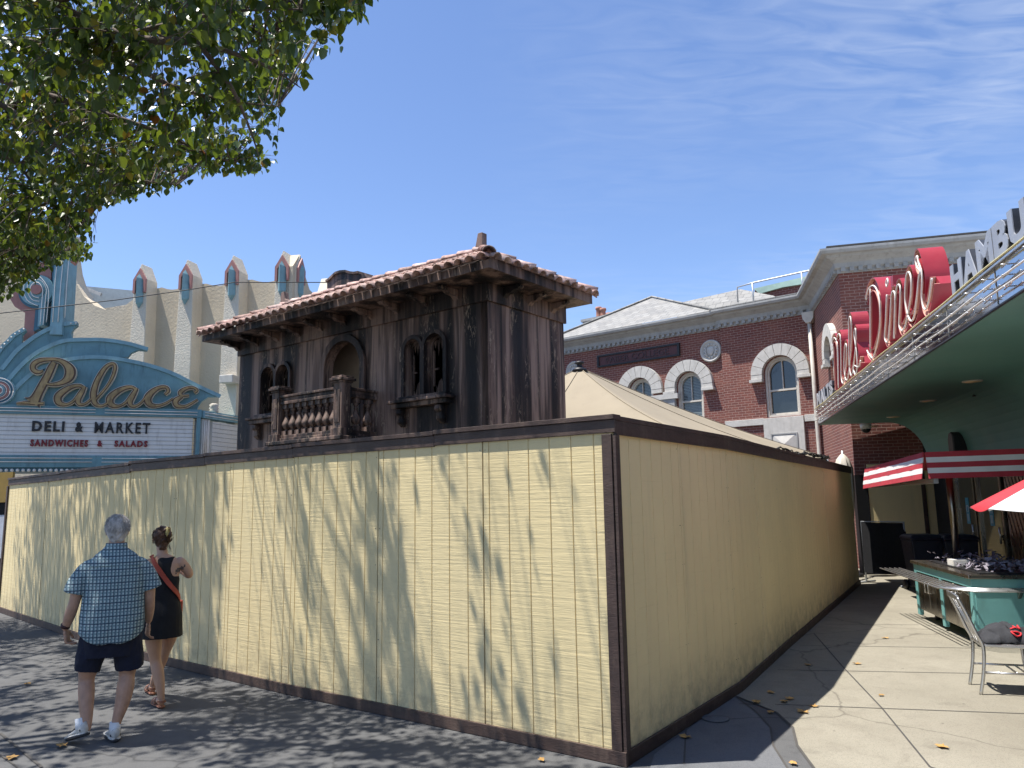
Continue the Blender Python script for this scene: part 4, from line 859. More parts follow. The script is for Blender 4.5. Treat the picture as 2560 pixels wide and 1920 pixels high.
# name plaque and medallions
pq = MB().fbox(FA, -8.30, -4.90, 7.03, 7.38, -.119, -.08).build('name_plaque', 'plaque', coll)
mb = MB()
for q_ in ((-8.38, -4.82, 6.97, 7.03), (-8.38, -4.82, 7.38, 7.44), (-8.38, -8.30, 7.03, 7.38), (-4.90, -4.82, 7.03, 7.38)): mb.fbox(FA, *q_, -.119, -.03)
mb.build('plaque_frame', 'black', pq)
a = FA.uv(*S6(355, 275), -.08); b = FA.uv(*S6(850, 160), -.08)
mb = MB(); text_mb(mb, FA, 'FABER COLLEGE', -7.98, 7.09, 2.72, .225, -.079, -.06, .0); mb.build('plaque_lettering', 'plaqueletter', pq)
for (u, v) in ((-3.62, 6.97), (-8.35 - 1.15, 6.97)):
    mb = MB(); w_ = -.118; mb.lathe(FA.P(u, v, w_), [(.40, 0), (.40, .07), (.37, .11), (.33, .09), (.31, .055), (.001, .05)], 36, FA.n); md = mb.build('medallion', 'stone', coll)
    mb = MB(); f0 = Frame(FA.P(u, 0, w_ + .05), 130)
    mb.rings([[f0.P(x * s_, v + y * s_, d_) for x, y in [(-.13, .12), (0, .15), (.13, .12), (.14, 0), (.09, -.12), (0, -.18), (-.09, -.12), (-.14, 0)]] for s_, d_ in ((1, 0), (.96, .04), (.6, .065))], True, False)
    rnd = random.Random(2)
    for i in range(14):
        an = math.pi * 2 * i / 14; rr = .235; p_ = f0.P(rr * math.cos(an), v + rr * math.sin(an), .01); mb.sphere(p_, (.045, .045, .045), 8, 5)
    for sx in (-1, 1): mb.tube([f0.P(sx * .08, v - .22, .02), f0.P(sx * .17, v - .12, .035), f0.P(sx * .2, v + .02, .03), f0.P(sx * .15, v + .14, .02)], [.02, .035, .03, .015], 8)
    mb.build('shield_relief', 'stone', md)

# ================================================================ tan canvas market tent
KT_ = 1.13; tc_ = at_y(*dd(1252, 796), 14.0 * KT_)
tent = thing('canvas_tent', (tc_.x, tc_.y, 0), 'large tan canvas tent roof with a black vent cap behind the hoarding', 'tent')
rim = [Vector((2.35, 10.9, 2.80)), at_y(*dd(1674, 973), 14.5), at_y(*dd(1786, 988), 17.0), Vector((5.2, 20.5, 2.8)), Vector((.8, 20.5, 2.8)), Vector((-2.4, 17, 2.8)), Vector((-2.2, 13.2, 2.8)), Vector((.2, 11.6, 2.8))]
rim[3].z = rim[4].z = 2.85
rim = [Vector((p.x * KT_, p.y * KT_, CH + (p.z - CH) * KT_)) if i not in (1, 2) else p for i, p in enumerate(rim)]
rim[1] = at_y(*dd(1674, 973), 14.5 * KT_); rim[2] = at_y(*dd(1786, 988), 17.0 * KT_)
ts = MB(); nr, sub = 10, 5; rings_ = []
for i in range(nr + 1):
    t = i / nr; ring_ = []
    for j in range(len(rim)):
        a, b = rim[j], rim[(j + 1) % len(rim)]
        for s_ in range(sub):
            f = s_ / sub; e = a.lerp(b, f); p = tc_.lerp(e, .02 + .98 * t); belly = math.sin(math.pi * f) * .10 * t
            droop = (math.sin(math.pi * t) * .10) * (tc_.z - 2.8) / 1.7
            p = p.copy(); p.z = tc_.z + (e.z - tc_.z) * (.02 + .98 * t) - droop - belly * .7; ring_.append(p)
    rings_.append(ring_)
ts.rings(rings_, False, True); ts.build('canopy', 'tent', tent)
mb = MB(); n = len(rings_[-1]); lo = [p - Vector((0, 0, .16)) for p in rings_[-1]]; mb.rings([rings_[-1], lo], False, False); mb.build('valance', 'tent', tent)
for j in range(len(rim)): MB().tube([rings_[i][j * sub] + Vector((0, 0, .012)) for i in range(nr + 1)], .007, 6).build('seam', 'tent', tent)
for j in (0, 1, 2, 3, 5): MB().tube([rim[j] - Vector((0, 0, .05)), Vector((rim[j].x, rim[j].y, 0))], .04, 8).build('post', 'galv', tent)
MB().lathe(tc_ - Vector((0, 0, .06)), [(.17, 0), (.14, .05), (.08, .08), (.06, .10), (.06, .15), (.11, .17), (.09, .20), (.02, .22)], 16).build('vent_cap', 'black', tent)
MB().tube([tc_, Vector((tc_.x, tc_.y, 0))], .06, 8).build('mast', 'galv', tent)
sl_ = thing('string_lights', rim[1].copy(), 'black string light cable bundled along the tent edge above the hoarding', 'string lights')
rnd = random.Random(8)
for k in range(6):
    a = at_y(*dd(1585, 962), 13.0 * KT_); b = at_y(*dd(1790, 995), 16.2 * KT_); P_ = []
    for i in range(36): t = i / 35; p = a.lerp(b, t); P_.append(p + Vector((rnd.uniform(-.05, .05), rnd.uniform(-.05, .05), .03 + rnd.uniform(-.02, .05) + (.05 if .38 < t < .55 or t > .7 else 0) * rnd.random())))
    MB().tube(P_, .013, 5).build('cable', 'cable', sl_)
for i in range(16):
    t = .3 + .7 * rnd.random(); p = a.lerp(b, t) + Vector((rnd.uniform(-.08, .08), 0, .08 * rnd.random())); MB().sphere(p, (.03, .03, .045), 8, 5).build('bulb', 'black', sl_)
# ================================================================ diner: canopy, fascia, porch
CF = Frame((6.96, 17.36), 194)
diner = thing('diner_building', CF.P(12, 0, -1.5), 'diner porch with deep teal coved canopy and polished metal fascia', 'building')
CZ = 3.46; UE = 21.0
MB().fbox(CF, 0, UE, CZ + .056, CZ + .345, -.10, -.002).build('fascia', 'mirror', diner)
MB().fbox(CF, 0, UE, CZ + .012, CZ + .0555, -.018, -.002).build('fascia', 'mirror', diner)
MB().fbox(CF, -.01, UE, CZ - .004, CZ + .010, -.02, .010).build('fascia_trim', 'letterside', diner)
MB().fbox(CF, -.004, UE, CZ + .347, CZ + .368, -.3, .02).build('fascia_trim', 'alu', diner)
so = MB(); prof = [(-.022, CZ), (-1.45, CZ)] + [(-1.45 - .75 * math.sin(R(a)), CZ - .9 + .9 * math.cos(R(a))) for a in range(9, 91, 9)] + [(-2.2, 2.42)]
us = [.0 + i * UE / 30 for i in range(31)]
so.sweep(CF, us, prof + [(-2.7, 2.42), (-2.7, CZ + .05), (-.022, CZ + .05)]); so_ = so.build('soffit', 'teal', diner)
MB().fbox(CF, .0, UE, CZ + .2, CZ + .345, -9, -.102).build('canopy_roof_shade_slab', 'cornice', diner)
MB().fbox(CF, -2.6, -.003, CZ + .28, CZ + .34, -9, -.55).build('canopy_roof_shade_slab', 'cornice', diner)  # added unseen slab over the gap, keeps the sun off the brick wall
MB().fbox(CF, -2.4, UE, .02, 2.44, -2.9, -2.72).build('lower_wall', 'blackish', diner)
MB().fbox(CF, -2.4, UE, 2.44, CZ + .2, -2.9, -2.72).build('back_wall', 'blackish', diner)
# chrome framed doors and quilted panel
for i, (a, b) in enumerate(((.1, 1.35), (1.45, 2.8))):
    d_ = MB().fbox(CF, a, a + .07, .02, 2.42, -2.70, -2.62).fbox(CF, b - .07, b, .02, 2.42, -2.70, -2.62).fbox(CF, a + .07, b - .07, 2.3, 2.42, -2.70, -2.62).fbox(CF, a + .07, b - .07, .02, .3, -2.70, -2.62).build('door', 'steel', diner)
    MB().fbox(CF, a + .07, b - .07, .3, 2.3, -2.68, -2.66).build('door_glass', 'glassdark', d_)
    MB().tube([CF.P(b - .14, .95, -2.58), CF.P(b - .14, 1.25, -2.58)], .018, 8).build('pull_handle', 'alu', d_)
    MB().fbox(CF, a + .55, a + .75, 1.25, 1.78, -2.658, -2.654).build('door_sticker', 'cyan', d_)
    uu, vv = (a + .65), 1.55
    mb = MB(); P_ = arc(uu, vv, .07, -60, 240, 12); mb.ribbon(CF, [(p[0], p[1], .02) for p in P_], -2.654, -2.651); mb.fbox(CF, uu - .04, uu - .02, 1.3, 1.45, -2.654, -2.651); mb.fbox(CF, uu + .02, uu + .04, 1.3, 1.45, -2.654, -2.651); mb.build('sticker_mark', 'board', d_)
mb = MB().fbox(CF, 2.9, 5.5, .02, 2.43, -2.715, -2.66); qp = mb.build('quilted_panel', 'steel', diner)
mb = MB()
for i in range(26):
    for s_ in (-1, 1):
        u = 2.9 + i * .16; a = (u, .1); L = 2.3; b = (u + s_ * L * .45, 2.4)
        t0 = 0; uu0, uu1 = u, b[0]
        if uu1 < 2.92: k_ = (u - 2.92) / (u - uu1); b = (2.92, .1 + 2.3 * k_)
        if uu1 > 5.48: k_ = (5.48 - u) / (uu1 - u); b = (5.48, .1 + 2.3 * k_)
        if 2.92 < u < 5.48: mb.tube([CF.P(*a, -2.655), CF.P(*b, -2.655)], .007, 4, False)
mb.build('quilting', 'steel', qp)
# lamps, dome camera, sprinklers, loudspeaker
def soff(x, y):
    q = on_z(*S4(x, y), CZ); return q
for x, y in ((1100, 1155), (818, 1280), (598, 1382), (460, 1442)):
    p = soff(x, y); l = MB().lathe(p - Vector((0, 0, .012)), [(.13, .0), (.135, .012)], 24).build('recessed_lamp', 'frame', diner); MB().lathe(p - Vector((0, 0, .016)), [(.10, 0), (.10, .004)], 20).build('lamp_lens', 'lampglow', l)
for x, y in ((1108, 1225), (637, 1420)):
    p = soff(x, y); MB().lathe(p - Vector((0, 0, .07)), [(.03, 0), (.03, .01), (.01, .02), (.012, .05), (.035, .06), (.035, .07)], 10).build('sprinkler', 'black', diner)
p = soff(418, 1428); dc = thing('dome_camera', p, 'white and smoked dome security camera fixed under the teal canopy', 'security camera')
MB().lathe(p - Vector((0, 0, .12)), [(.11, 0), (.12, .05), (.12, .119)], 18).build('housing', 'board', dc); MB().sphere(p - Vector((0, 0, .12)), (.10, .10, .09), 14, 8).build('dome', 'black', dc)
p = CF.P(*CF.uv(*S4(1013, 1570), -2.1), -2.1); spk = thing('wall_speaker', p, 'black loudspeaker on the teal porch wall above the striped awning', 'loudspeaker')
mb = MB(); f0 = Frame((p.x, p.y), 194, p.z); mb.plate(f0, [(-.16, -.25), (.16, -.25), (.16, .2), (.08, .27), (-.1, .25), (-.16, .15)], -.12, .14); mb.build('cabinet', 'black', spk, .03)
MB().fbox(f0, -.03, .03, -.1, .1, -.25, -.121).build('bracket', 'galv', spk)
# neon rails along the fascia
for (z, w_, m_) in ((CZ + .36, .055, 'neon_yellow'), (CZ + .19, .055, 'neon'), (CZ + .10, .055, 'neon')):
    P_ = [CF.P(u, z + .006 * math.sin(u * 3), w_) for u in [.0 + i * UE / 90 for i in range(91)]]
    MB().tube(P_, .010, 6).build('neon_rail', m_, diner)
nb = 0
for i in range(30):
    u = .28 + i * .47; mb = MB()
    for z in (CZ + .09, CZ + .19, CZ + .28):
        mb.tube([CF.P(u, z, .0), CF.P(u, z, .075)], .006, 5); mb.tube([CF.P(u - .09, z - .006, .035), CF.P(u + .09, z + .006, .035)], .006, 5)
    mb.build('neon_standoff', 'alu', diner)
for i in range(12): MB().fbox(CF, 1.4 + i * 1.4, 1.412 + i * 1.4, CZ + .02, CZ + .34, .0, .004).build('fascia_joint', 'cornice', diner)
# ---------------------------------------------------------------- rooftop script sign
def cv(x, y): return CF.uv(*SB(x, y))
sg = thing('diner_script_sign', CF.P(6, CZ + .37, 0), 'large red channel-letter script reading Mels Diner with white neon, on the canopy edge', 'sign')
def rotw(L):                                                     # traced stroke to wall metres, constant pen width
    return [cv(x, y) for x, y in L]
def channel(name, strokes, wd=.175, tube=True):
    rb = MB(); fb = MB(); lip = MB(); o = None
    for k, L in enumerate(strokes):
        P_ = smooth_line([(*p, wd) for p in rotw(L)], 7); e = .0012 * k
        rb.ribbon(CF, P_, -.27, -.065 + e)
        n = len(P_)
        for s_ in (-1, 1):
            Q = []
            for i, (u, v, c) in enumerate(P_):
                a = P_[max(i - 1, 0)]; b = P_[min(i + 1, n - 1)]; t = Vector((b[0] - a[0], b[1] - a[1]))
                if t.length < 1e-9: t = Vector((1, 0))
                t.normalize(); Q.append((u, v, t.x * s_, t.y * s_, c / 2))
            rb.ribbon(CF, [(u - b * (c - .003), v + a * (c - .003), .006) for u, v, a, b, c in Q], -.065, -.004 + e)
            lip.ribbon(CF, [(u - b * (c - .010), v + a * (c - .010), .006) for u, v, a, b, c in Q], -.063, -.006 + e)
    o = rb.build(name, 'red', sg); lip.build('channel_lip', 'salmon', o); return o
def neon(L): MB().tube([CF.P(*p, .0) for p in smooth_line(rotw(L), 7)], .012, 6).build('neon_tube', 'neon', sg)
channel('letter_m', [[(176, 1030), (182, 1250), (190, 1490)], [(163, 1040), (165, 990), (182, 965), (198, 1010), (208, 1150), (215, 1450)], [(203, 1020), (215, 960), (232, 935), (246, 1000), (250, 1200), (254, 1340), (268, 1400), (285, 1360)]])
channel('letter_e', [[(272, 1400), (290, 1340), (302, 1220), (304, 1080), (293, 1030), (282, 1080), (280, 1230), (290, 1340), (306, 1370), (320, 1330)]])
channel('letter_l', [[(310, 1370), (330, 1290), (346, 1100), (352, 880), (342, 775), (328, 790), (326, 980), (330, 1200), (346, 1320), (362, 1280)]])
channel('letter_s', [[(350, 1310), (375, 1190), (392, 1020), (392, 900), (383, 880), (382, 950), (400, 1060), (412, 1160), (408, 1260), (388, 1310), (372, 1270)], [(385, 1290), (415, 1270), (438, 1180)]], .14)
channel('letter_d', [[(537, 500), (537, 800), (538, 1110)], [(492, 590), (515, 500), (552, 440), (590, 470), (622, 580), (635, 760), (622, 930), (592, 1060), (560, 1140), (520, 1110), (508, 1080)]], .20)
channel('letter_i', [[(700, 560), (692, 780), (684, 940), (702, 1000), (722, 960)]]); MB().ribbon(CF, [(*cv(690, 425), .15), (*cv(714, 405), .15)], -.27, -.06).build('letter_i_dot', 'red', sg)
channel('letter_n', [[(712, 980), (735, 800), (744, 600), (762, 510), (779, 560), (778, 760), (772, 950)], [(780, 640), (795, 500), (820, 445), (836, 510), (830, 700), (825, 830), (850, 885), (872, 850)]])
channel('letter_e', [[(850, 885), (888, 810), (922, 660), (940, 480), (935, 360), (915, 320), (892, 400), (882, 560), (892, 690), (918, 770), (945, 795), (968, 750)]])
channel('letter_r', [[(935, 800), (975, 720), (1003, 560), (1018, 400), (1015, 300), (990, 230), (990, 165), (1008, 190), (1035, 290), (1052, 400), (1050, 540), (1062, 650), (1085, 680), (1108, 620), (1128, 510), (1142, 400)]], .185)
neon([(165, 1050), (163, 1000), (180, 965), (205, 1000), (215, 1100), (222, 1460)])
neon([(200, 1010), (215, 940), (232, 930), (243, 980), (248, 1200), (250, 1350), (265, 1415), (285, 1370), (300, 1200), (303, 1060), (293, 1025), (282, 1080), (278, 1250), (288, 1350), (305, 1385), (322, 1330), (345, 1100), (350, 850), (340, 760), (328, 780), (325, 900), (328, 1200), (345, 1335), (365, 1290), (385, 1130), (397, 1000), (392, 880), (380, 900), (380, 960), (400, 1100), (408, 1250), (390, 1330), (372, 1280), (380, 1240), (410, 1255), (430, 1240), (440, 1190)])
neon([(537, 480), (537, 1110)]); neon([(492, 590), (518, 490), (560, 450), (600, 490), (630, 620), (636, 800), (620, 960), (590, 1090), (560, 1165), (520, 1120), (505, 1090)])
neon([(705, 380), (692, 420), (700, 460), (712, 420), (705, 380)])
neon([(700, 540), (690, 800), (680, 960), (700, 1010), (720, 960), (735, 750), (745, 560), (765, 505), (782, 560), (778, 760), (770, 970)])
neon([(785, 600), (800, 470), (820, 440), (835, 500), (830, 700), (822, 840), (850, 895), (885, 840), (920, 680), (942, 520), (940, 380), (915, 315), (890, 380), (880, 560), (890, 660), (915, 760), (945, 800), (975, 740), (1000, 560), (1015, 400), (1028, 310), (1000, 270), (985, 200), (1000, 160), (1015, 230), (1040, 300), (1050, 400), (1045, 560), (1060, 660), (1085, 685), (1110, 630), (1130, 520), (1145, 380)])
u0_, u1_ = cv(200, 1400)[0], cv(1100, 700)[0]
for i in range(9): u = u0_ + (u1_ - u0_) * (i + .4) / 9; MB().fbox(CF, u, u + .05, CZ + .37, CZ + .6, -.24, -.16).build('support_bracket', 'galv', sg)
# ---------------------------------------------------------------- block letters
def gv(x, y): return CF.uv(*SG(x, y), .02)
hs = thing('hamburgers_sign', CF.P(15, CZ + .37, 0), 'silver block letters reading HAMBURGERS on a black base, on the canopy edge', 'sign')
h0, h1 = 3.85, 4.16; uA = gv(440, 1385)[0]
ends = [(440, 1385, 590, 1275), (597, 1265, 785, 1110), (795, 1100, 1018, 940), (1028, 925, 1220, 740), (1232, 690, 1470, 480)]
spans = [(gv(a, b)[0], gv(c, d)[0]) for a, b, c, d in ends]
for ch_, k_ in zip('RGERS', (1.0, 1.05, .85, 1.0, .95)): u = spans[-1][1] + .02; spans.append((u, u + .42 * k_))
for ch_, (u, ub) in zip('HAMBURGERS', spans):
    wl = ub - u; mb = MB(); text_mb(mb, CF, ch_, u, h0, wl, h1 - h0, -.12, .0, .045); o = mb.build('block_letter', 'letterside', hs)
    mb = MB(); text_mb(mb, CF, ch_, u, h0, wl, h1 - h0, .001, .010, .045); mb.build('letter_face', 'silver', o)
    MB().fbox(CF, u + wl * .3, u + wl * .38, CZ + .37, h0 + .03, -.1, -.06).build('support_bracket', 'silver', hs)
u = spans[-1][1]
MB().plate(CF, [(uA - .30, 3.90), (uA - .12, 3.83), (u + .2, 3.83), (u + .2, 3.865), (uA - .03, 3.865), (uA - .08, 3.95), (uA - .24, 3.95)], -.26, -.125).build('base_rail', 'black', hs)
ms = thing('malts_sign', CF.P(2, CZ + .37, 0), 'small silver block letters reading MALTS at the far end of the canopy edge', 'sign')
a = cv(15, 1620)[0]; b = cv(165, 1430)[0]; u = a; tot = 1.25 + 1.1 + .8 + .9 + .95
for ch_, k_ in zip('MALTS', (1.25, 1.1, .8, .9, .95)):
    wl = (b - a) * k_ / tot; mb = MB(); text_mb(mb, CF, ch_, u, h0 + .01, wl * .92, .30, -.12, .0, .055); o = mb.build('block_letter', 'letterside', ms)
    mb = MB(); text_mb(mb, CF, ch_, u, h0 + .01, wl * .92, .30, .001, .010, .055); mb.build('letter_face', 'silver', o); u += wl
MB().fbox(CF, a, b + .1, 3.83, 3.86, -.2, -.125).build('base_rail', 'black', ms)

# ================================================================ far end of the lane
cp = thing('cream_screen_panel', (9.2, 18.4, 0), 'shaded cream plywood screen closing the dark end of the lane', 'screen')
f0 = Frame((8.55, 18.6), 97)
MB().fbox(f0, .0, 1.24, .03, 2.6, -.02, 0).build('board', 'cream_side', cp); MB().fbox(f0, 1.25, 2.4, .03, 2.6, -.02, 0).build('board', 'cream_side', cp); MB().fbox(f0, 1.2, 1.29, .03, 2.6, .001, .03).build('batten', 'brown', cp); MB().fbox(f0, -.3, -.02, .02, 2.35, -.2, .02).build('end_strip', 'black', cp)  # black upright stands in for the dark gap past the hoarding end
bp_ = thing('black_barrier', (7.55, 16.6, 0), 'black cloth crowd barrier on metal feet beside the far hoarding end', 'barrier')
f0 = Frame((7.55, 16.9), 150)
MB().plate(f0, [(0, .22), (1.0, .22), (1.0, 1.1), (.94, 1.28), (.0, 1.28)], -.02, .02).build('cloth', 'blackcloth', bp_)
MB().tube([f0.P(0, .05, 0), f0.P(0, 1.3, 0), f0.P(.98, 1.3, 0), f0.P(1.0, .05, 0)], .02, 8).build('tube_frame', 'galv', bp_)
for u in (.0, 1.0): MB().tube([f0.P(u, .03, -.3), f0.P(u, .03, .3)], .02, 8).build('foot', 'galv', bp_)
def bin_(x, y, rz, lab):
    t = thing('wheeled_bin', (x, y, 0), lab, 'bin'); f0 = Frame((x, y), 100 + rz)
    mb = MB(); mb.rings([[f0.P(a * s_, z, b * s_) for a, b in ((-.28, -.33), (.28, -.33), (.28, .33), (-.28, .33))] for z, s_ in ((.08, .8), (.95, 1.0), (.98, 1.05), (1.0, 1.05))], True, False); mb.build('bin_body', 'bin', t, .02)
    MB().rings([[f0.P(a * s_, z, b * s_) for a, b in ((-.30, -.35), (.30, -.35), (.30, .35), (-.30, .35))] for z, s_ in ((1.0, 1.02), (1.05, 1.0), (1.09, .8))], True, False).build('lid', 'bin', t, .02)
    MB().tube([f0.P(-.24, .98, -.40), f0.P(.24, .98, -.40)], .02, 8).build('handle', 'black', t)
    for u in (-.26, .26): MB().tube([f0.P(u - .03, .1, -.3), f0.P(u + .03, .1, -.3)], .1, 14).build('wheel', 'black', t)
bin_(7.98, 15.3, 0, 'dark blue wheeled bin at the left in front of the cream screen'); bin_(8.5, 15.0, 6, 'dark blue wheeled bin to the right, nearer the chrome doors')

# ================================================================ kiosk with striped awning
KF = Frame((6.14, 12.05), 192); KE = Frame(KF.P(2.38, 0, 0), 102)
kio = thing('food_kiosk', KF.P(1.2, 0, -.7), 'turquoise cart counter with stainless doors and tray rails under the striped awning', 'kiosk')
KW = 1.9; KT = .86
def kp(u, v, w_): return KF.P(u, v, w_)
MB().fbox(KF, .02, 2.36, .14, .70, -KW, -.04).build('carcass', 'kiosk', kio, .01)
for a, b in ((.0, .10), (1.14, 1.24), (2.27, 2.38)): MB().fbox(KF, a, b, .06, .72, -.05, .012).build('corner_stile', 'kiosk', kio, .008)
MB().fbox(KF, -.0, 2.38, .70, KT - .045, -KW - .01, .014).build('apron', 'kiosk', kio, .006)
MB().fbox(KF, -.03, 2.42, KT - .045, KT, -KW - .03, .05).build('counter_top', 'steel', kio, .008)
for a, b in ((.11, .62), (.63, 1.13), (1.25, 1.75), (1.76, 2.26)):
    d_ = MB().fbox(KF, a, b, .15, .69, -.038, .002).build('cabinet_door', 'steel', kio, .006)
    h = b - .07 if abs(a - .11) < .01 or abs(a - 1.25) < .01 else a + .07
    MB().tube([kp(h, .44, .0), kp(h, .44, .035), kp(h, .58, .035), kp(h, .58, .0)], .008, 6).build('door_handle', 'alu', d_)
for u in (.2, 2.2):
    for w_ in (-.2, -KW + .2):
        c = MB().tube([kp(u, .06, w_ - .02), kp(u, .06, w_ + .02)], .06, 12).build('caster', 'black', kio); MB().fbox(KF, u - .03, u + .03, .1, .14, w_ - .03, w_ + .03).build('caster_fork', 'galv', c)
MB().fbox(KE, .02, KW - .03, .06, .70, .001, .012).build('end_panel', 'kiosk', kio, .004)
MB().fbox(KE, .3, .8, .02, .13, -.05, .06).build('drain_box', 'kiosk', kio, .006)
for i in range(5):
    w_ = .13 + i * .07; z = KT - .15; x = .13 + i * .07
    MB().tube([kp(-.35, z, w_), kp(2.3 + x * .3, z, w_), kp(2.38 + x, z, w_ * .3), KE.P(.3, z, x), KE.P(KW, z, x)], .011, 8).build('tray_rail', 'alu', kio)
for u in (.0, .8, 1.6, 2.3): MB().plate(Frame(kp(u, 0, 0), 102), [(0, 0)] * 0 or [(-.36, KT - .165), (-.02, KT - .165), (-.02, KT - .26), (-.10, KT - .2)], -.012, .012).build('rail_bracket', 'steel', kio, .003)
for u in (.5, 1.3): MB().plate(Frame(KE.P(u, 0, 0), 12), [(-.38, KT - .165), (-.02, KT - .165), (-.02, KT - .28), (-.10, KT - .2)][::-1], -.02, .02).build('rail_bracket', 'steel', kio, .003)
posts = [(kp(.30, 0, -.45)), (kp(2.1, 0, -1.15))]
for x, y in ((kp(.35, KT, -.5).x, kp(.35, KT, -.5).y), (kp(2.0, KT, -1.05).x, kp(2.0, KT, -1.05).y), (kp(.35, KT, -1.6).x, kp(.35, KT, -1.6).y)): MB().tube([(x, y, KT), (x, y, 2.35)], .045, 12).build('awning_post', 'steel', kio)
# litter of wrappers and utensils on the counter
tr = thing('condiment_tray', kp(1.2, KT, -.5), 'dark tray heaped with grey wrappers and cutlery packets on the kiosk counter', 'tray')
MB().fbox(KF, .25, 2.3, KT, KT + .02, -1.1, -.12).build('tray_base', 'black', tr)
rnd = random.Random(11); mb = MB()
for i in range(420):
    u = rnd.uniform(.3, 2.25); w_ = rnd.uniform(-1.05, -.15); z = KT + .02 + rnd.random() * .09 * (1 + math.sin(u * 4) * .4); a = rnd.uniform(0, 6.3); L = rnd.uniform(.03, .11); h = rnd.uniform(.004, .03)
    c = kp(u, z, w_); d1 = Vector((math.cos(a), math.sin(a), rnd.uniform(-.6, .8))) * L; d2 = Vector((-math.sin(a), math.cos(a), rnd.uniform(-.5, .5))) * L * .4
    mb.add([c, c + d1, c + d1 + d2, c + d2 + Vector((0, 0, h))], [(0, 1, 2, 3)])
tag(mb.build('wrapper_heap', 'papers', tr), kind='stuff')
MB().fbox(KF, 1.05, 1.3, KT + .02, KT + .10, -.35, -.15).build('paper_stack', 'board', tr)
# awning
AF = Frame((6.62, 14.5), math.degrees(math.atan2(5.72 - 6.62, 10.7 - 14.5))); AL = math.hypot(.9, 3.8); AE = Frame((5.72, 10.7), 104)
awn = thing('striped_awning', (6.6, 12.2, 0), 'red and white striped awning band around the kiosk roof', 'awning')
def azb(u): return 1.985 + .085 * u / AL
def stripes(fr, a, b, zb0, zb1, name):
    for i in range(5):
        mb = MB(); n = 14; L = []
        for k in range(n + 1):
            t = k / n; u = a + (b - a) * t; zb = zb0 + (zb1 - zb0) * t; z0 = zb + .074 * i; z1 = z0 + .074; s0, s1 = .055 * (1 - i / 5), .055 * (1 - (i + 1) / 5); wv_ = .006 * math.sin(u * 9 + i)
            L.append([fr.P(u, z0, s0 + wv_), fr.P(u, z1, s1 + wv_ * .7), fr.P(u, z1, s1 - .012), fr.P(u, z0, s0 - .012)])
        mb.rings(L, True, False); mb.build('awning_stripe', 'awn_red' if i % 2 == 0 else 'awn_white', awn)
stripes(AF, 0, AL, azb(0), azb(AL), 'side'); stripes(AE, .03, 3.4, azb(AL), azb(AL) + .03, 'front')
roofpts = [AF.P(0, azb(0) + .36, -.02), AF.P(AL, azb(AL) + .36, -.02), AE.P(3.4, azb(AL) + .38, -.02), AE.P(3.4, 2.3, -3.6), AF.P(0, azb(0) + .36, -3.2)]
mb = MB(); mb.rings([roofpts, [p - Vector((0, 0, .05)) for p in roofpts]], True, False); mb.build('awning_roof', 'awn_red', awn)
mb = MB(); mb.fbox(AF, 0, AL, azb(0) + .02, azb(0) + .09, -.16, -.10); mb.fbox(AE, .1, 3.4, azb(AL) + .01, azb(AL) + .07, -.18, -.12); mb.build('frame_beam', 'galv', awn)

# ================================================================ patio umbrella at the right edge
UC = Vector((4.76, 5.51, 0)); um = thing('patio_umbrella', UC, 'open patio umbrella with one red and one white panel showing at the right edge', 'umbrella')
v0 = math.atan2(6.5 - UC.y, 3.83 - UC.x); Ru = 1.363; zr_, za = 1.745, 2.42
def uvx(i, r_=1.0, z=None): a = v0 + i * math.pi / 4; return Vector((UC.x + Ru * r_ * math.cos(a), UC.y + Ru * r_ * math.sin(a), zr_ if z is None else z))
for i in range(8):
    mb = MB(); rws = []
    for j in range(9):
        t = max(j / 8, .01); row = []
        for k in range(7):
            f = k / 6; p = uvx(i).lerp(uvx(i + 1), f); q = Vector((UC.x, UC.y, za)).lerp(p, t); q.z += .012 * math.sin(math.pi * t) - .03 * math.sin(math.pi * f) * t; row.append(q)
        rws.append(row)
    vs = [p for r_ in rws for p in r_]; fs_ = [(a * 7 + b, a * 7 + b + 1, (a + 1) * 7 + b + 1, (a + 1) * 7 + b) for a in range(8) for b in range(6)]; mb.add(vs, fs_, None, True)
    o = mb.build('canopy_panel', 'umb_red' if i % 2 == 0 else 'umb_white', um); sm = o.modifiers.new('thick', 'SOLIDIFY'); sm.thickness = .004
    MB().tube([uvx(i) + Vector((0, 0, -.012)), Vector((UC.x, UC.y, za - .03))], .008, 6).build('rib', 'alu', um)
MB().tube([(UC.x, UC.y, .05), (UC.x, UC.y, za + .05)], .024, 12).build('pole', 'alu', um)
MB().lathe((UC.x, UC.y, .004), [(.28, 0), (.28, .05), (.20, .09), (.05, .11), (.04, .25)], 24).build('base', 'black', um)
for i in range(8): MB().tube([uvx(i, .5, zr_ + .37), (UC.x, UC.y, 1.7)], .006, 5).build('strut', 'alu', um)

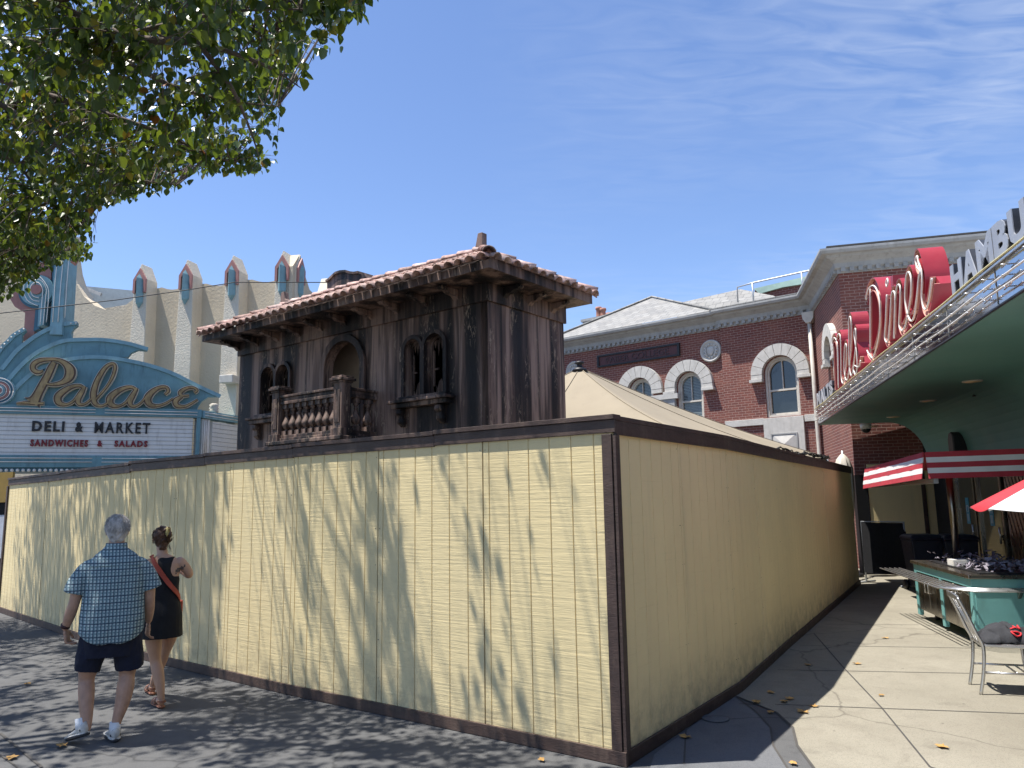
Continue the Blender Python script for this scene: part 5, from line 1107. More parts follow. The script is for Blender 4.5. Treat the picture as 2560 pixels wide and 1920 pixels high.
# ================================================================ aluminium chair with a jacket
ch0 = Vector((4.44, 7.66, .004)); fd = Vector((.95, -.31, 0)).normalized(); sd_ = Vector((-fd.y, fd.x, 0))
chair = thing('aluminium_chair', ch0, 'brushed aluminium cafe chair with a dark jacket on its seat', 'chair')
def cp_(f, s_, z): return ch0 + fd * f + sd_ * s_ + Vector((0, 0, z))
W2 = .205
for s_ in (-1, 1):
    back = [cp_(-.06, s_ * W2, 0), cp_(-.015, s_ * W2, .22), cp_(.0, s_ * W2, .43), cp_(-.045, s_ * W2, .55), cp_(-.115, s_ * W2 * .98, .74), cp_(-.17, s_ * W2 * .96, .87)]
    MB().tube(smooth_line([tuple(p) for p in back], 5), [.016] * 26, 10).build('back_leg', 'alu', chair)
    MB().tube(smooth_line([tuple(p) for p in (cp_(.42, s_ * W2 * 1.02, .45), cp_(.425, s_ * W2 * 1.02, .25), cp_(.45, s_ * W2 * 1.02, 0))], 5), .016, 10).build('front_leg', 'alu', chair)
    MB().tube([cp_(-.02, s_ * W2, .20), cp_(.43, s_ * W2 * 1.02, .20)], .010, 8).build('stretcher', 'alu', chair)
for z in (.16, .24): MB().tube([cp_(.1 + z, -W2, .20), cp_(.1 + z, W2, .20)], .009, 8).build('stretcher', 'alu', chair)
tr_ = [cp_(-.17, -W2 * .96, .87), cp_(-.19, -W2 * .6, .885), cp_(-.20, 0, .89), cp_(-.19, W2 * .6, .885), cp_(-.17, W2 * .96, .87)]
mb = MB(); mb.rings([[p + Vector((0, 0, .022)) + fd * .012, p + Vector((0, 0, .022)) - fd * .012, p - Vector((0, 0, .03)) - fd * .006, p - Vector((0, 0, .03)) + fd * .018] for p in [Vector(q) for q in smooth_line([tuple(p) for p in tr_], 5)]], True, False); mb.build('top_rail', 'alu', chair, .005)
for k in (-1, 0, 1): MB().tube([cp_(.0, k * .10, .46), cp_(-.05, k * .10, .60), cp_(-.165, k * .10, .86)], .012, 8).build('back_slat', 'alu', chair)
mb = MB(); f0 = Frame((0, 0), 0); se = [(-.01, -.2), (-.01, .2), (.40, .225), (.45, .18), (.45, -.18), (.40, -.225)]
mb.rings([[cp_(a, b, z) for a, b in se] for z in (.425, .45, .458)], True, False); mb.build('seat', 'alu', chair, .008)
# crumpled jacket
jk = MB(); rnd = random.Random(21); n1, n2 = 26, 22; vs = []
for i in range(n1):
    for j in range(n2):
        a, b = i / (n1 - 1), j / (n2 - 1); f = .02 + .5 * a; s_ = -.21 + .42 * b
        env = (math.sin(math.pi * min(1, max(0, a))) ** .45) * (math.sin(math.pi * b) ** .45)
        q = Vector((f * 7, s_ * 7, .3)); z = .462 + env * (.10 + .05 * abs(mnoise.noise(q * 1.1)) * 2 + .035 * abs(mnoise.noise(q * 2.6)) * 2) + .02 * abs(mnoise.noise(q * 4.5))
        off = Vector((mnoise.noise(q * 1.7), mnoise.noise(q * 1.7 + Vector((5, 5, 5))), 0)) * .05; vs.append(cp_(f, s_, z) + off)
fs_ = [(i * n2 + j, i * n2 + j + 1, (i + 1) * n2 + j + 1, (i + 1) * n2 + j) for i in range(n1 - 1) for j in range(n2 - 1)]
jk.add(vs, fs_, None, True); jo = jk.build('folded_jacket', 'charcoal'); tag(jo, 'crumpled charcoal jacket with red lettering lying on the chair seat', 'jacket')
so2 = jo.modifiers.new('thick', 'SOLIDIFY'); so2.thickness = .012; so2.offset = -1; ss = jo.modifiers.new('sub', 'SUBSURF'); ss.levels = 1; ss.render_levels = 1
# red lettering draped over the near slope
def jh(f, s_):
    i = min(max((f - .02) / .5 * (n1 - 1), 0), n1 - 1.001); j = min(max((s_ + .21) / .42 * (n2 - 1), 0), n2 - 1.001); i0, j0 = int(i), int(j); a, b = i - i0, j - j0
    g = lambda p, q_: vs[p * n2 + q_]; return (g(i0, j0) * (1 - a) + g(i0 + 1, j0) * a) * (1 - b) + (g(i0, j0 + 1) * (1 - a) + g(i0 + 1, j0 + 1) * a) * b
pr = MB()
def stroke(pts, r_=.0075): P_ = [jh(a, b) + Vector((0, -.004, .012)) for a, b in smooth_line(pts, 5)]; pr.tube(P_, r_, 6)
stroke([(.30 + .035 * math.cos(t / 10 * 2 * math.pi), -.165 + .02 * math.sin(t / 10 * 2 * math.pi)) for t in range(11)]); stroke([(.27, -.115), (.34, -.115)]); stroke([(.34, -.115), (.34, -.085)]); stroke([(.305, -.115), (.305, -.09)])
pr.build('red_lettering', 'print', jo)
# dry leaves on the paving
rnd = random.Random(31); L = [gq(1585, 775), gq(1290, 823), gq(1240, 848), gq(1160, 803), gq(1185, 790), gq(1100, 762), gq(1263, 640), gq(1478, 635), gq(1855, 1003), gq(1200, 1075), gq(1604, 522), gq(728, 960), gq(1100, 850), gq(1040, 806), G(132, 1615), G(25, 1640), G(1170, 1645), G(60, 1480)]
for i, (x, y) in enumerate(L):
    s_ = rnd.uniform(.035, .06); a = rnd.uniform(0, 6.3); mb = MB(); out_ = [(1.2, 0), (.5, .35), (.6, .8), (.1, .5), (-.4, .75), (-.5, .25), (-1.1, 0), (-.5, -.25), (-.4, -.75), (.1, -.5), (.6, -.8), (.5, -.35)]
    vsl = [Vector((x + s_ * (p * math.cos(a) - r_ * math.sin(a)), y + s_ * (p * math.sin(a) + r_ * math.cos(a)), .012 + s_ * .35 * abs(math.sin(p * 2.0)) * rnd.uniform(.3, 1))) for p, r_ in out_] + [Vector((x, y, .016))]
    mb.add(vsl, [(j, (j + 1) % 12, 12) for j in range(12)]); o = mb.build('fallen_leaf', 'dryleaf'); tag(o, 'dry yellow brown leaf fallen on the paving near the hoarding', 'leaf', 'dry leaves fallen on the paving')
# dark doorway and notice board at the far left end
lf = thing('ochre_kiosk_front', (-10.9, 16.3, 0), 'ochre topped dark ticket window with pale notices at the far left edge', 'ticket window'); f0 = Frame((-11.6, 15.9), 105)
MB().fbox(f0, -1.5, 1.6, .02, 2.35, -.5, 0).build('dark_front', 'blackish', lf); MB().fbox(f0, -1.5, 1.6, 2.0, 2.6, .001, .05).build('ochre_fascia', 'yellowpost', lf); MB().fbox(f0, .4, 1.45, .9, 1.75, .001, .012).build('notice_sheet', 'papersheet', lf)
mb = MB()
for i in range(6): mb.fbox(f0, .5, 1.3, 1.62 - i * .1, 1.64 - i * .1, .012, .015)
mb.build('notice_lines', 'joint', lf)

# folded parasol rising past the far end of the hoarding
fp = at_y(*dd(1822, 1010), 18.2); fu = thing('folded_parasol', (fp.x, fp.y, 0), 'folded off-white parasol just showing above the far end of the hoarding', 'umbrella')
rnd = random.Random(6); mb = MB(); L = []
for z, r_ in ((1.3, .12), (1.9, .17), (2.5, .18), (2.72, .12), (2.84, .03)): L.append([Vector((fp.x + r_ * (1 + .28 * math.cos(k * 2.5)) * math.cos(k * math.pi / 10), fp.y + r_ * (1 + .28 * math.cos(k * 2.5)) * math.sin(k * math.pi / 10), z)) for k in range(20)])
mb.rings(L); mb.build('folded_canopy', 'frame', fu); MB().tube([(fp.x, fp.y, .03), (fp.x, fp.y, 2.92)], .025, 10).build('pole', 'galv', fu); MB().lathe((fp.x, fp.y, .004), [(.26, 0), (.24, .08), (.05, .1)], 18).build('base', 'black', fu)
# ================================================================ people
def V(*a): return Vector(a)
def torso(mb, L, seg=28, sq=2.3, bottom=None):                    # stacked super-ellipse sections: (x, y, z, rx, ry)
    rr = []
    for k, (x, y, z, rx, ry) in enumerate(L):
        ring_ = []
        for i in range(seg):
            a = 2 * math.pi * i / seg; c, s_ = math.cos(a), math.sin(a); f = (abs(c) ** sq + abs(s_) ** sq) ** (-1 / sq)
            ring_.append(V(x + rx * c * f, y + ry * s_ * f, z + (bottom(a) if bottom and k == 0 else 0)))
        rr.append(ring_)
    mb.rings(rr)
def limb(mb, pts, seg=14, n=4):                                   # tapered, smoothly bent limb: (x, y, z, r)
    P_ = smooth_line(pts, n); mb.tube([p[:3] for p in P_], [p[3] for p in P_], seg); mb.sphere(P_[0][:3], P_[0][3], 12, 8); mb.sphere(P_[-1][:3], P_[-1][3], 12, 8)
def hand(mb, wr, d, side, thumb, k=1.0, curl=.5):                 # wrist point, finger direction, across-palm axis, thumb side sign
    wr, d, side = Vector(wr), Vector(d).normalized(), Vector(side).normalized(); nrm = d.cross(side).normalized()
    for t, hw in ((.0, .024), (.03, .033), (.06, .040), (.085, .040)): mb.sphere(wr + d * t * k, V(hw * k, hw * k * .48, .030 * k), 10, 6, Matrix((side, nrm, d)).transposed().to_quaternion())
    for j, (o, L, r_) in enumerate(((.030, .070, .0088), (.010, .080, .0092), (-.011, .074, .0088), (-.031, .058, .0078))):
        b = wr + d * (.088 - abs(o) * .15) * k + side * o * thumb * k; cu = curl * (1 + .12 * j); p1 = b + (d * math.cos(cu * .5) + nrm * math.sin(cu * .5)) * L * .42 * k; p2 = p1 + (d * math.cos(cu * 1.3) + nrm * math.sin(cu * 1.3)) * L * .32 * k; p3 = p2 + (d * math.cos(cu * 1.9) + nrm * math.sin(cu * 1.9)) * L * .26 * k
        mb.tube([b - d * .02 * k, b, p1, p2, p3], [r_ * 1.1 * k, r_ * 1.08 * k, r_ * k, r_ * .92 * k, r_ * .75 * k], 8); mb.sphere(p3, r_ * .75 * k, 8, 5)
    b = wr + d * .022 * k + side * .024 * thumb * k; p1 = b + (side * thumb * .8 + d * .75 + nrm * .25).normalized() * .034 * k; p2 = p1 + (side * thumb * .35 + d * .95 + nrm * .35).normalized() * .030 * k; p3 = p2 + (d + nrm * .4).normalized() * .022 * k
    mb.tube([b, p1, p2, p3], [.014 * k, .0115 * k, .0105 * k, .008 * k], 8); mb.sphere(p3, .008 * k, 8, 5)
def head(mb, c, k=1.0):
    c = Vector(c); mb.sphere(c + V(0, -.008, .022) * k, V(.076, .094, .092) * k, 20, 14); mb.sphere(c + V(0, .028, -.045) * k, V(.056, .060, .068) * k, 16, 10)
    mb.sphere(c + V(0, .062, -.088) * k, V(.024, .020, .018) * k, 10, 6)
    mb.tube([c + V(0, .085, .02) * k, c + V(0, .106, -.02) * k, c + V(0, .098, -.030) * k], [.009 * k, .014 * k, .012 * k], 8)
    for s_ in (-1, 1): mb.sphere(c + V(s_ * .079, -.004, -.012) * k, V(.008, .019, .031) * k, 10, 6)
    mb.sphere(c + V(0, .084, -.062) * k, V(.022, .008, .007) * k, 10, 6)
def wrinkle(o, amp, sc, zs=1.0, keep=None):
    me = o.data; me.update()
    ns = [v.normal.copy() for v in me.vertices]
    for v, n in zip(me.vertices, ns):
        q_ = Vector((v.co.x * sc, v.co.y * sc, v.co.z * sc * zs)); v.co += n * amp * (mnoise.noise(q_) + .5 * mnoise.noise(q_ * 2.1 + Vector((3, 7, 1))))
def attach(o, root): o.parent = root; return o
def person(loc, rz, label, group=None):
    t = bpy.data.objects.new('person', None); C.objects.link(t); t.location = loc; t.rotation_euler = (0, 0, rz); return tag(t, label, 'person', group)

man = person((-3.31, 6.52, 0), R(29), 'grey-haired man walking away in a blue check short-sleeved shirt, navy shorts and pale trainers')
b = MB(); hc = (-.02, .03, 1.665); head(b, hc, 1.03)
b.tube([(-.02, -.015, 1.44), (-.02, .0, 1.52), (-.02, .015, 1.60)], [.075, .062, .060], 16)
torso(b, [(-.02, 0, .80, .17, .12), (-.02, 0, 1.0, .18, .13), (-.02, 0, 1.25, .18, .12), (-.02, 0, 1.42, .17, .10), (-.02, 0, 1.50, .07, .06)])
limb(b, [(-.205, -.01, 1.375, .050), (-.27, -.02, 1.25, .050), (-.30, -.02, 1.10, .042), (-.325, .02, 1.00, .043), (-.35, .07, .90, .028)])
limb(b, [(.165, -.01, 1.375, .050), (.235, -.02, 1.25, .050), (.25, -.02, 1.10, .043), (.255, .03, 1.0, .043), (.262, .09, .905, .028)])
hand(b, (-.352, .075, .885), (.22, .18, -1), (.30, 1, .2), 1, 1.05, .75); hand(b, (.264, .098, .885), (-.05, .2, -1), (-.2, 1, .2), 1, 1.05, .6)
limb(b, [(-.13, 0, .82, .10), (-.16, .03, .62, .088), (-.175, .06, .49, .060), (-.172, .03, .40, .061), (-.165, -.02, .28, .053), (-.155, -.07, .15, .036), (-.17, -.05, .10, .036)])
limb(b, [(.10, 0, .82, .10), (.12, .0, .62, .090), (.115, .01, .50, .062), (.108, -.02, .40, .066), (.09, -.035, .28, .056), (.055, -.05, .14, .037), (.05, -.045, .08, .038)])
body = remeshed(b, 'body', 'skin', None, .0052, 4); attach(body, man)
for s_ in (-1, 1): attach(MB().sphere((hc[0] + s_ * .032, hc[1] + .080, hc[2] + .008), .011, 10, 8).build('eye', 'board'), man)
# hair: short grey crop down to the nape
b = MB(); c = Vector(hc); b.sphere(c + V(0, -.020, .038), V(.088, .098, .094), 22, 14); b.sphere(c + V(0, -.050, -.02), V(.078, .062, .075), 18, 12); b.sphere(c + V(0, -.058, -.06), V(.060, .040, .045), 14, 10)
hair = remeshed(b, 'hair', 'greyhair', None, .005, 3); wrinkle(hair, .006, 38, .5); attach(hair, man)
rnd = random.Random(4); st = MB()
for i in range(1100):
    a = rnd.uniform(0, 6.283); e = rnd.uniform(-.7, 1.5); n_ = V(math.cos(a) * math.cos(e), math.sin(a) * math.cos(e), math.sin(e))
    if n_.y > .35: continue
    p = c + V(0, -.024, .030) + V(n_.x * .089, n_.y * .100, n_.z * .096); t = V(rnd.uniform(-.4, .4) - .3, -.4 + rnd.uniform(-.3, .3), -1 + rnd.uniform(0, .6)); t = (t - n_ * t.dot(n_)).normalized(); L = rnd.uniform(.02, .045)
    st.tube([p, p + t * L * .5 + n_ * .003, p + t * L + n_ * rnd.uniform(.001, .009)], [.0022, .0018, .0006], 4, False)
attach(st.build('hair_strands', 'greyhair'), man)
# shirt
b = MB(); tail = lambda a: -.012 + .075 * abs(math.cos(a)) ** 3
torso(b, [(-.02, -.01, .785, .232, .178), (-.02, -.01, .86, .242, .190), (-.02, -.01, .98, .243, .192), (-.02, -.012, 1.10, .232, .178), (-.02, -.015, 1.22, .228, .165), (-.02, -.018, 1.34, .225, .148), (-.02, -.018, 1.42, .205, .128), (-.02, -.012, 1.47, .155, .102), (-.02, -.008, 1.505, .105, .085), (-.02, -.003, 1.53, .080, .078), (-.02, .002, 1.555, .072, .072)], 32, 2.4, tail)
for s_, P_ in ((-1, [(-.155, -.015, 1.385, .076), (-.215, -.02, 1.345, .080), (-.272, -.02, 1.26, .084), (-.300, -.02, 1.175, .088)]), (1, [(.115, -.015, 1.385, .076), (.175, -.02, 1.345, .080), (.228, -.02, 1.26, .084), (.260, -.02, 1.175, .088)])):
    Q = smooth_line(P_, 5); b.tube([p[:3] for p in Q], [p[3] for p in Q], 18)
shirt = remeshed(b, 'shirt', 'shirt', None, .0065, 4); wrinkle(shirt, .010, 8, .45); attach(shirt, man)
cb = MB(); P_ = [(-.02 + .079 * math.cos(R(a)), .002 + .079 * math.sin(R(a)), 1.575) for a in range(150, 391, 12)]; P_ = [(x, y, 1.558) for x, y, z in P_]; cb.rings([[V(*p) + V(0, 0, -.045) * 1.0 + (V(p[0] + .02, p[1], 0) * .12), V(*p) + V(0, 0, .005), V(*p) + V(0, 0, .005) - V(p[0] + .02, p[1], 0) * .06, V(*p) + V(0, 0, -.045)] for p in P_], True, True); attach(cb.build('collar', 'shirt'), shirt)
attach(MB().rings([[V(x, y - .002, z + .004), V(x, y - .009, z), V(x, y - .002, z - .004)] for x, y, z in [(-.215 + .39 * i / 16, -.018 - .128 * (1 - abs((-.195 + .39 * i / 16) / .24) ** 2.4) ** (1 / 2.4) - .004, 1.385) for i in range(17)]], True, True).build('yoke_seam', 'shirt'), shirt)
# shorts
b = MB(); torso(b, [(-.02, -.005, .66, .20, .145), (-.02, -.005, .78, .215, .155), (-.02, -.005, .90, .205, .15)])
for P_ in ([(-.125, 0, .80, .118), (-.155, .02, .68, .112), (-.180, .03, .555, .096)], [(.095, 0, .80, .118), (.115, .0, .68, .115), (.135, .01, .545, .108)]): Q = smooth_line(P_, 5); b.tube([p[:3] for p in Q], [p[3] for p in Q], 18)
sh = remeshed(b, 'shorts', 'navy', None, .0065, 3); wrinkle(sh, .010, 11, .6); attach(sh, man)
attach(MB().tube([(-.349 + .0, .062, .925), (-.354, .070, .900)], [.036, .036], 16).build('wrist_watch', 'watch'), man)
def shoe(root, heel, toe, tilt, up_mat='white_shoe'):             # trainer: sole, upper, sock
    heel, toe = Vector(heel), Vector(toe); d = (toe - heel).normalized(); s_ = d.cross(V(0, 0, 1)).normalized(); u_ = s_.cross(d).normalized(); L = (toe - heel).length
    def ringset(h0, h1, k): return [[heel + d * L * t + s_ * w_ * k * math.cos(a) + u_ * (h0 + (h1(t) - h0) * (.5 + .5 * math.sin(a))) for a in [2 * math.pi * i / 14 for i in range(14)]] for t, w_ in ((-.02, .018), (.04, .036), (.2, .040), (.45, .040), (.68, .050), (.86, .046), (.97, .028), (1.01, .008))]
    attach(MB().rings(ringset(.0, lambda t: .030 - .004 * math.sin(t * 3), 1.08)).build('shoe_sole', 'sole'), root)
    attach(MB().rings(ringset(.018, lambda t: .034 + .004 * math.sin(t * 3), 1.10)).build('shoe_midsole', 'white_shoe'), root)
    up = MB(); up.rings(ringset(.028, lambda t: .066 * max(.0, 1 - t) ** 1.2 + .032 * max(0, min(1, 1 - t)) ** .3 + .012, .98)); o = up.build('shoe_upper', up_mat); attach(o, root)
    lc = MB()
    for i in range(4): t = .38 + i * .09; h = .066 * (1 - t) + .042; lc.tube([heel + d * L * t - s_ * .026 + u_ * (h - .008), heel + d * L * t + u_ * (h + .012), heel + d * L * t + s_ * .026 + u_ * (h - .008)], .003, 5)
    lc.tube([heel + d * L * .3 + s_ * .0 + u_ * .095, heel + d * L * .32 + s_ * .04 + u_ * .085, heel + d * L * .36 + s_ * .055 + u_ * .065], .003, 5); attach(lc.build('laces', 'black'), o)
    attach(MB().rings([[heel + d * .018 + s_ * .040 * math.cos(a) + d * .02 * math.sin(a) * .3 + u_ * h for a in [2 * math.pi * i / 14 for i in range(14)]] for h in (.045, .055, .060)]).build('heel_stripe', 'bin'), o)
    ank = heel + d * .06; attach(MB().tube([ank + u_ * .06, ank + u_ * .10 + V(0, 0, .0), ank + u_ * .145], [.045, .042, .041], 14).build('sock', 'sock'), root)
shoe(man, (-.155, -.125, .085), (-.275, .11, .008), 0); shoe(man, (.055, -.11, .002), (.015, .175, .002), 0)

wom = person((-3.37, 7.52, 0), R(28), 'dark-haired woman in a short black racerback dress with an orange-red crossbody strap, walking away')
b = MB(); hc = (-.035, .04, 1.555); head(b, hc, .93)
b.tube([(-.02, .0, 1.34), (-.025, .012, 1.42), (-.035, .03, 1.49)], [.060, .048, .047], 16)
torso(b, [(0, 0, .70, .155, .115), (0, 0, .84, .165, .125), (0, 0, 1.0, .135, .10), (0, 0, 1.14, .128, .09), (0, 0, 1.24, .140, .085), (0, 0, 1.32, .142, .070), (-.005, .0, 1.365, .105, .055), (-.015, .002, 1.40, .055, .048)])
limb(b, [(.135, .0, 1.32, .052), (.185, .005, 1.27, .047), (.225, .03, 1.20, .040), (.20, .13, 1.21, .036), (.13, .21, 1.25, .024)])
limb(b, [(-.13, .0, 1.32, .050), (-.16, .02, 1.20, .042), (-.17, .06, 1.08, .036), (-.12, .17, 1.11, .032), (-.05, .23, 1.17, .023)])
hand(b, (.125, .215, 1.25), (-1, .2, .15), (0, .2, 1), 1, .9, .8); hand(b, (-.045, .235, 1.175), (1, .1, .25), (0, .2, 1), 1, .9, .8)
limb(b, [(-.075, 0, .80, .092), (-.06, .02, .62, .078), (-.035, .05, .43, .052), (-.010, .015, .32, .054), (.012, -.02, .20, .043), (.028, -.03, .10, .030), (.03, -.02, .06, .030)])
limb(b, [(.08, .02, .80, .092), (.085, .16, .62, .078), (.065, .33, .45, .053), (.045, .42, .33, .050), (.015, .50, .22, .040), (-.01, .56, .12, .030), (-.01, .585, .075, .030)])
for (hx, hy, tx, ty, z) in ((.032, -.055, -.02, .15, .032), (-.01, .55, -.04, .76, .035)):
    b.tube([(hx, hy, z + .012), (hx + (tx - hx) * .35, hy + (ty - hy) * .35, z + .028), (hx + (tx - hx) * .7, hy + (ty - hy) * .7, z + .012), (tx, ty, z + .002)], [.028, .030, .033, .016], 12)
body = remeshed(b, 'body', 'skin2', None, .005, 4); attach(body, wom)
for s_ in (-1, 1): attach(MB().sphere((hc[0] + s_ * .030, hc[1] + .074, hc[2] + .008), .010, 10, 8).build('eye', 'board'), wom)
b = MB(); c = Vector(hc); b.sphere(c + V(0, -.018, .030), V(.082, .094, .086), 20, 14); b.sphere(c + V(.004, -.050, -.02), V(.070, .058, .075), 18, 12); b.sphere(c + V(.01, -.060, -.072), V(.040, .036, .045), 14, 10)
b.sphere(c + V(.035, -.088, .075), V(.040, .036, .040), 14, 10); b.sphere(c + V(.055, -.10, .035), V(.028, .03, .034), 12, 8)
hair = remeshed(b, 'hair', 'brownhair', None, .005, 2); wrinkle(hair, .009, 34, .6); attach(hair, wom)
st = MB(); rnd = random.Random(9)
for i in range(260):
    a = rnd.uniform(math.pi * .9, math.pi * 2.1); e = rnd.uniform(-.7, 1.3); n_ = V(math.cos(a) * math.cos(e), math.sin(a) * math.cos(e), math.sin(e)); p = c + V(.002, -.03, .012) + V(n_.x * .084, n_.y * .088, n_.z * .094); t = (c + V(.045, -.12, .06) - p); t = (t - n_ * t.dot(n_)).normalized(); L = rnd.uniform(.02, .06)
    st.tube([p, p + t * L * .5 + n_ * .005, p + t * L + n_ * rnd.uniform(.0, .012)], [.002, .0018, .0006], 4, False)
for i in range(14): a = rnd.uniform(-.6, .9); p = c + V(.06 * math.sin(a) + .02, -.085, -.07 + rnd.uniform(-.02, .03)); st.tube([p, p + V(.01, -.015, -.03), p + V(.03 * rnd.random(), -.01, -.065)], [.002, .0016, .0005], 4, False)
attach(st.build('hair_strands', 'brownhair'), wom)
cl = MB()
for i in range(5): z = .090 - i * .013; cl.tube([c + V(.020, -.116, z), c + V(.038, -.128, z + .004), c + V(.056, -.118, z)], .005, 6)
cl.tube([c + V(.036, -.134, .11), c + V(.038, -.138, .06), c + V(.036, -.132, .02)], .006, 8); attach(cl.build('hair_claw', 'claw'), wom)
# racerback dress: one shell whose back narrows between the shoulder blades
b = MB(); torso(b, [(.0, .005, .635, .192, .165), (.0, .005, .72, .186, .156), (.0, .0, .84, .178, .140), (.0, .0, .98, .150, .112), (.0, .0, 1.08, .140, .103), (.0, .0, 1.165, .141, .100), (.0, .0, 1.195, .134, .097)], 28, 2.2)
torso(b, [(.0, -.003, 1.17, .112, .099), (.0, -.005, 1.22, .088, .097), (.0, -.006, 1.27, .076, .090), (.0, -.004, 1.32, .082, .082), (.0, .0, 1.355, .092, .068), (.0, .002, 1.378, .088, .052)], 24, 2.6)
dress = remeshed(b, 'dress', 'blackcloth', None, .006, 3); wrinkle(dress, .007, 9, .35); attach(dress, wom)
sb = MB(); P_ = smooth_line([(-.112, .05, 1.385), (-.118, -.01, 1.392), (-.10, -.075, 1.345), (-.05, -.108, 1.26), (.02, -.118, 1.16), (.08, -.112, 1.085), (.125, -.08, 1.03), (.152, -.02, .97), (.155, .05, .93)], 5)
rr = []
for i, p in enumerate(P_):
    a = Vector(P_[max(i - 1, 0)]); b_ = Vector(P_[min(i + 1, len(P_) - 1)]); t = (b_ - a).normalized(); n_ = Vector((p[0], p[1], 0)); n_ = n_.normalized() if i > 5 else (n_ * .4 + V(0, 0, .1)).normalized(); s_ = t.cross(n_).normalized(); c_ = Vector(p)
    rr.append([c_ + s_ * .021 + n_ * .004, c_ - s_ * .021 + n_ * .004, c_ - s_ * .021 - n_ * .004, c_ + s_ * .021 - n_ * .004])
sb.rings(rr, True, False); attach(sb.build('crossbody_strap', 'strap'), wom)
attach(MB().rings([[V(.10 + x * s_, .12 + .03 * s2, .88 + z * s_) for x, z in ((-.09, -.06), (.09, -.06), (.09, .07), (-.09, .07))] for s_, s2 in ((.9, -1), (1, -.5), (1, .5), (.9, 1))], True, False).build('small_bag', 'strap', None, .01), wom)
tt_ = MB(); arm = lambda u, v: None
bvh_pts = []
from mathutils.bvhtree import BVHTree
bv = BVHTree.FromPolygons([v.co for v in body.data.vertices], [tuple(p.vertices) for p in body.data.polygons])
cells = [(0, 0), (1, 0), (2, .4), (3, .9), (4, 1.6), (1, 1), (2, 1.3), (3, 2), (4, 2.6), (5, 3.2), (0, 1), (-1, .3), (-1, 1), (0, 2), (1, 2), (-1, -1), (2, 2.2), (3, 3), (5, 4)]
for gx, gz in cells:
    quad = []
    for ox, oz in ((-.5, -.5), (.5, -.4), (.5, .5), (-.4, .5)):
        o_ = Vector((.112 + (gx + ox) * .0125, -.4, 1.235 + (gz + oz) * .0145)); h = bv.ray_cast(o_, Vector((0, 1, 0)), 1.0)
        if h[0] is None: quad = []; break
        quad.append(h[0] + h[1] * .0015)
    if len(quad) == 4: tt_.add(quad, [(0, 1, 2, 3)])
if tt_.v: attach(tt_.build('shoulder_tattoo', 'tattoo'), body)
def sandal(root, heel, toe):
    heel, toe = Vector(heel), Vector(toe); d = (toe - heel).normalized(); s_ = d.cross(V(0, 0, 1)).normalized(); u_ = s_.cross(d); L = (toe - heel).length
    o = MB().rings([[heel + d * L * t + s_ * w_ * math.cos(a) + u_ * (.012 + .012 * math.sin(a)) for a in [2 * math.pi * i / 12 for i in range(12)]] for t, w_ in ((-.03, .012), (.05, .034), (.3, .033), (.7, .046), (.92, .036), (1.02, .01))]).build('sandal', 'tan_leather'); attach(o, root)
    for t, w_, h in ((.5, .042, .062), (.72, .045, .048)):
        P_ = [heel + d * L * t + s_ * w_ * math.cos(a) + u_ * (.018 + h * math.sin(a)) for a in [math.pi * i / 10 for i in range(11)]]; MBx = MB(); MBx.rings([[p - d * .014, p + d * .014, p + d * .014 + u_ * .004, p - d * .014 + u_ * .004] for p in P_], True, False); attach(MBx.build('sandal_strap', 'tan_leather'), o)
    P_ = [heel + d * (.03 - .055 * math.sin(a)) + s_ * .038 * math.cos(a) + u_ * .062 for a in [math.pi * i / 10 for i in range(11)]]; MBx = MB(); MBx.rings([[p - u_ * .010, p + u_ * .010, p + u_ * .010 + d * .004, p - u_ * .010 + d * .004] for p in P_], True, False); attach(MBx.build('heel_strap', 'tan_leather'), o)
sandal(wom, (.036, -.085, .004), (-.02, .165, .004)); sandal(wom, (-.008, .525, .004), (-.045, .775, .004))

# ================================================================ street tree
rnd = random.Random(77); tx, ty = -8.2, 5.4
tree = thing('street_tree', (tx, ty, 0), 'broad street tree with small pointed green leaves overhanging the upper left', 'tree')
limbs = []
def limb_(name, pts, r0, r1):
    P_ = smooth_line([tuple(p) for p in pts], 6); n = len(P_); limbs.append([Vector(p) for p in P_])
    return [Vector(p) for p in P_], [r0 + (r1 - r0) * (i / (n - 1)) ** .8 for i in range(n)]
tb = MB(); P_, r_ = limb_('trunk', [(tx, ty, 0), (tx + .05, ty, 1.2), (tx + .2, ty + .05, 2.6), (tx + .5, ty + .1, 3.9)], .21, .15); tb.tube(P_, r_, 16); tb.lathe((tx, ty, 0), [(.32, 0), (.25, .1), (.215, .35)], 16)
tb.build('trunk', 'bark', tree)
fork = Vector((tx + .5, ty + .1, 3.9))
def px(x, y, d): return at_y(*dd(x, y), d)
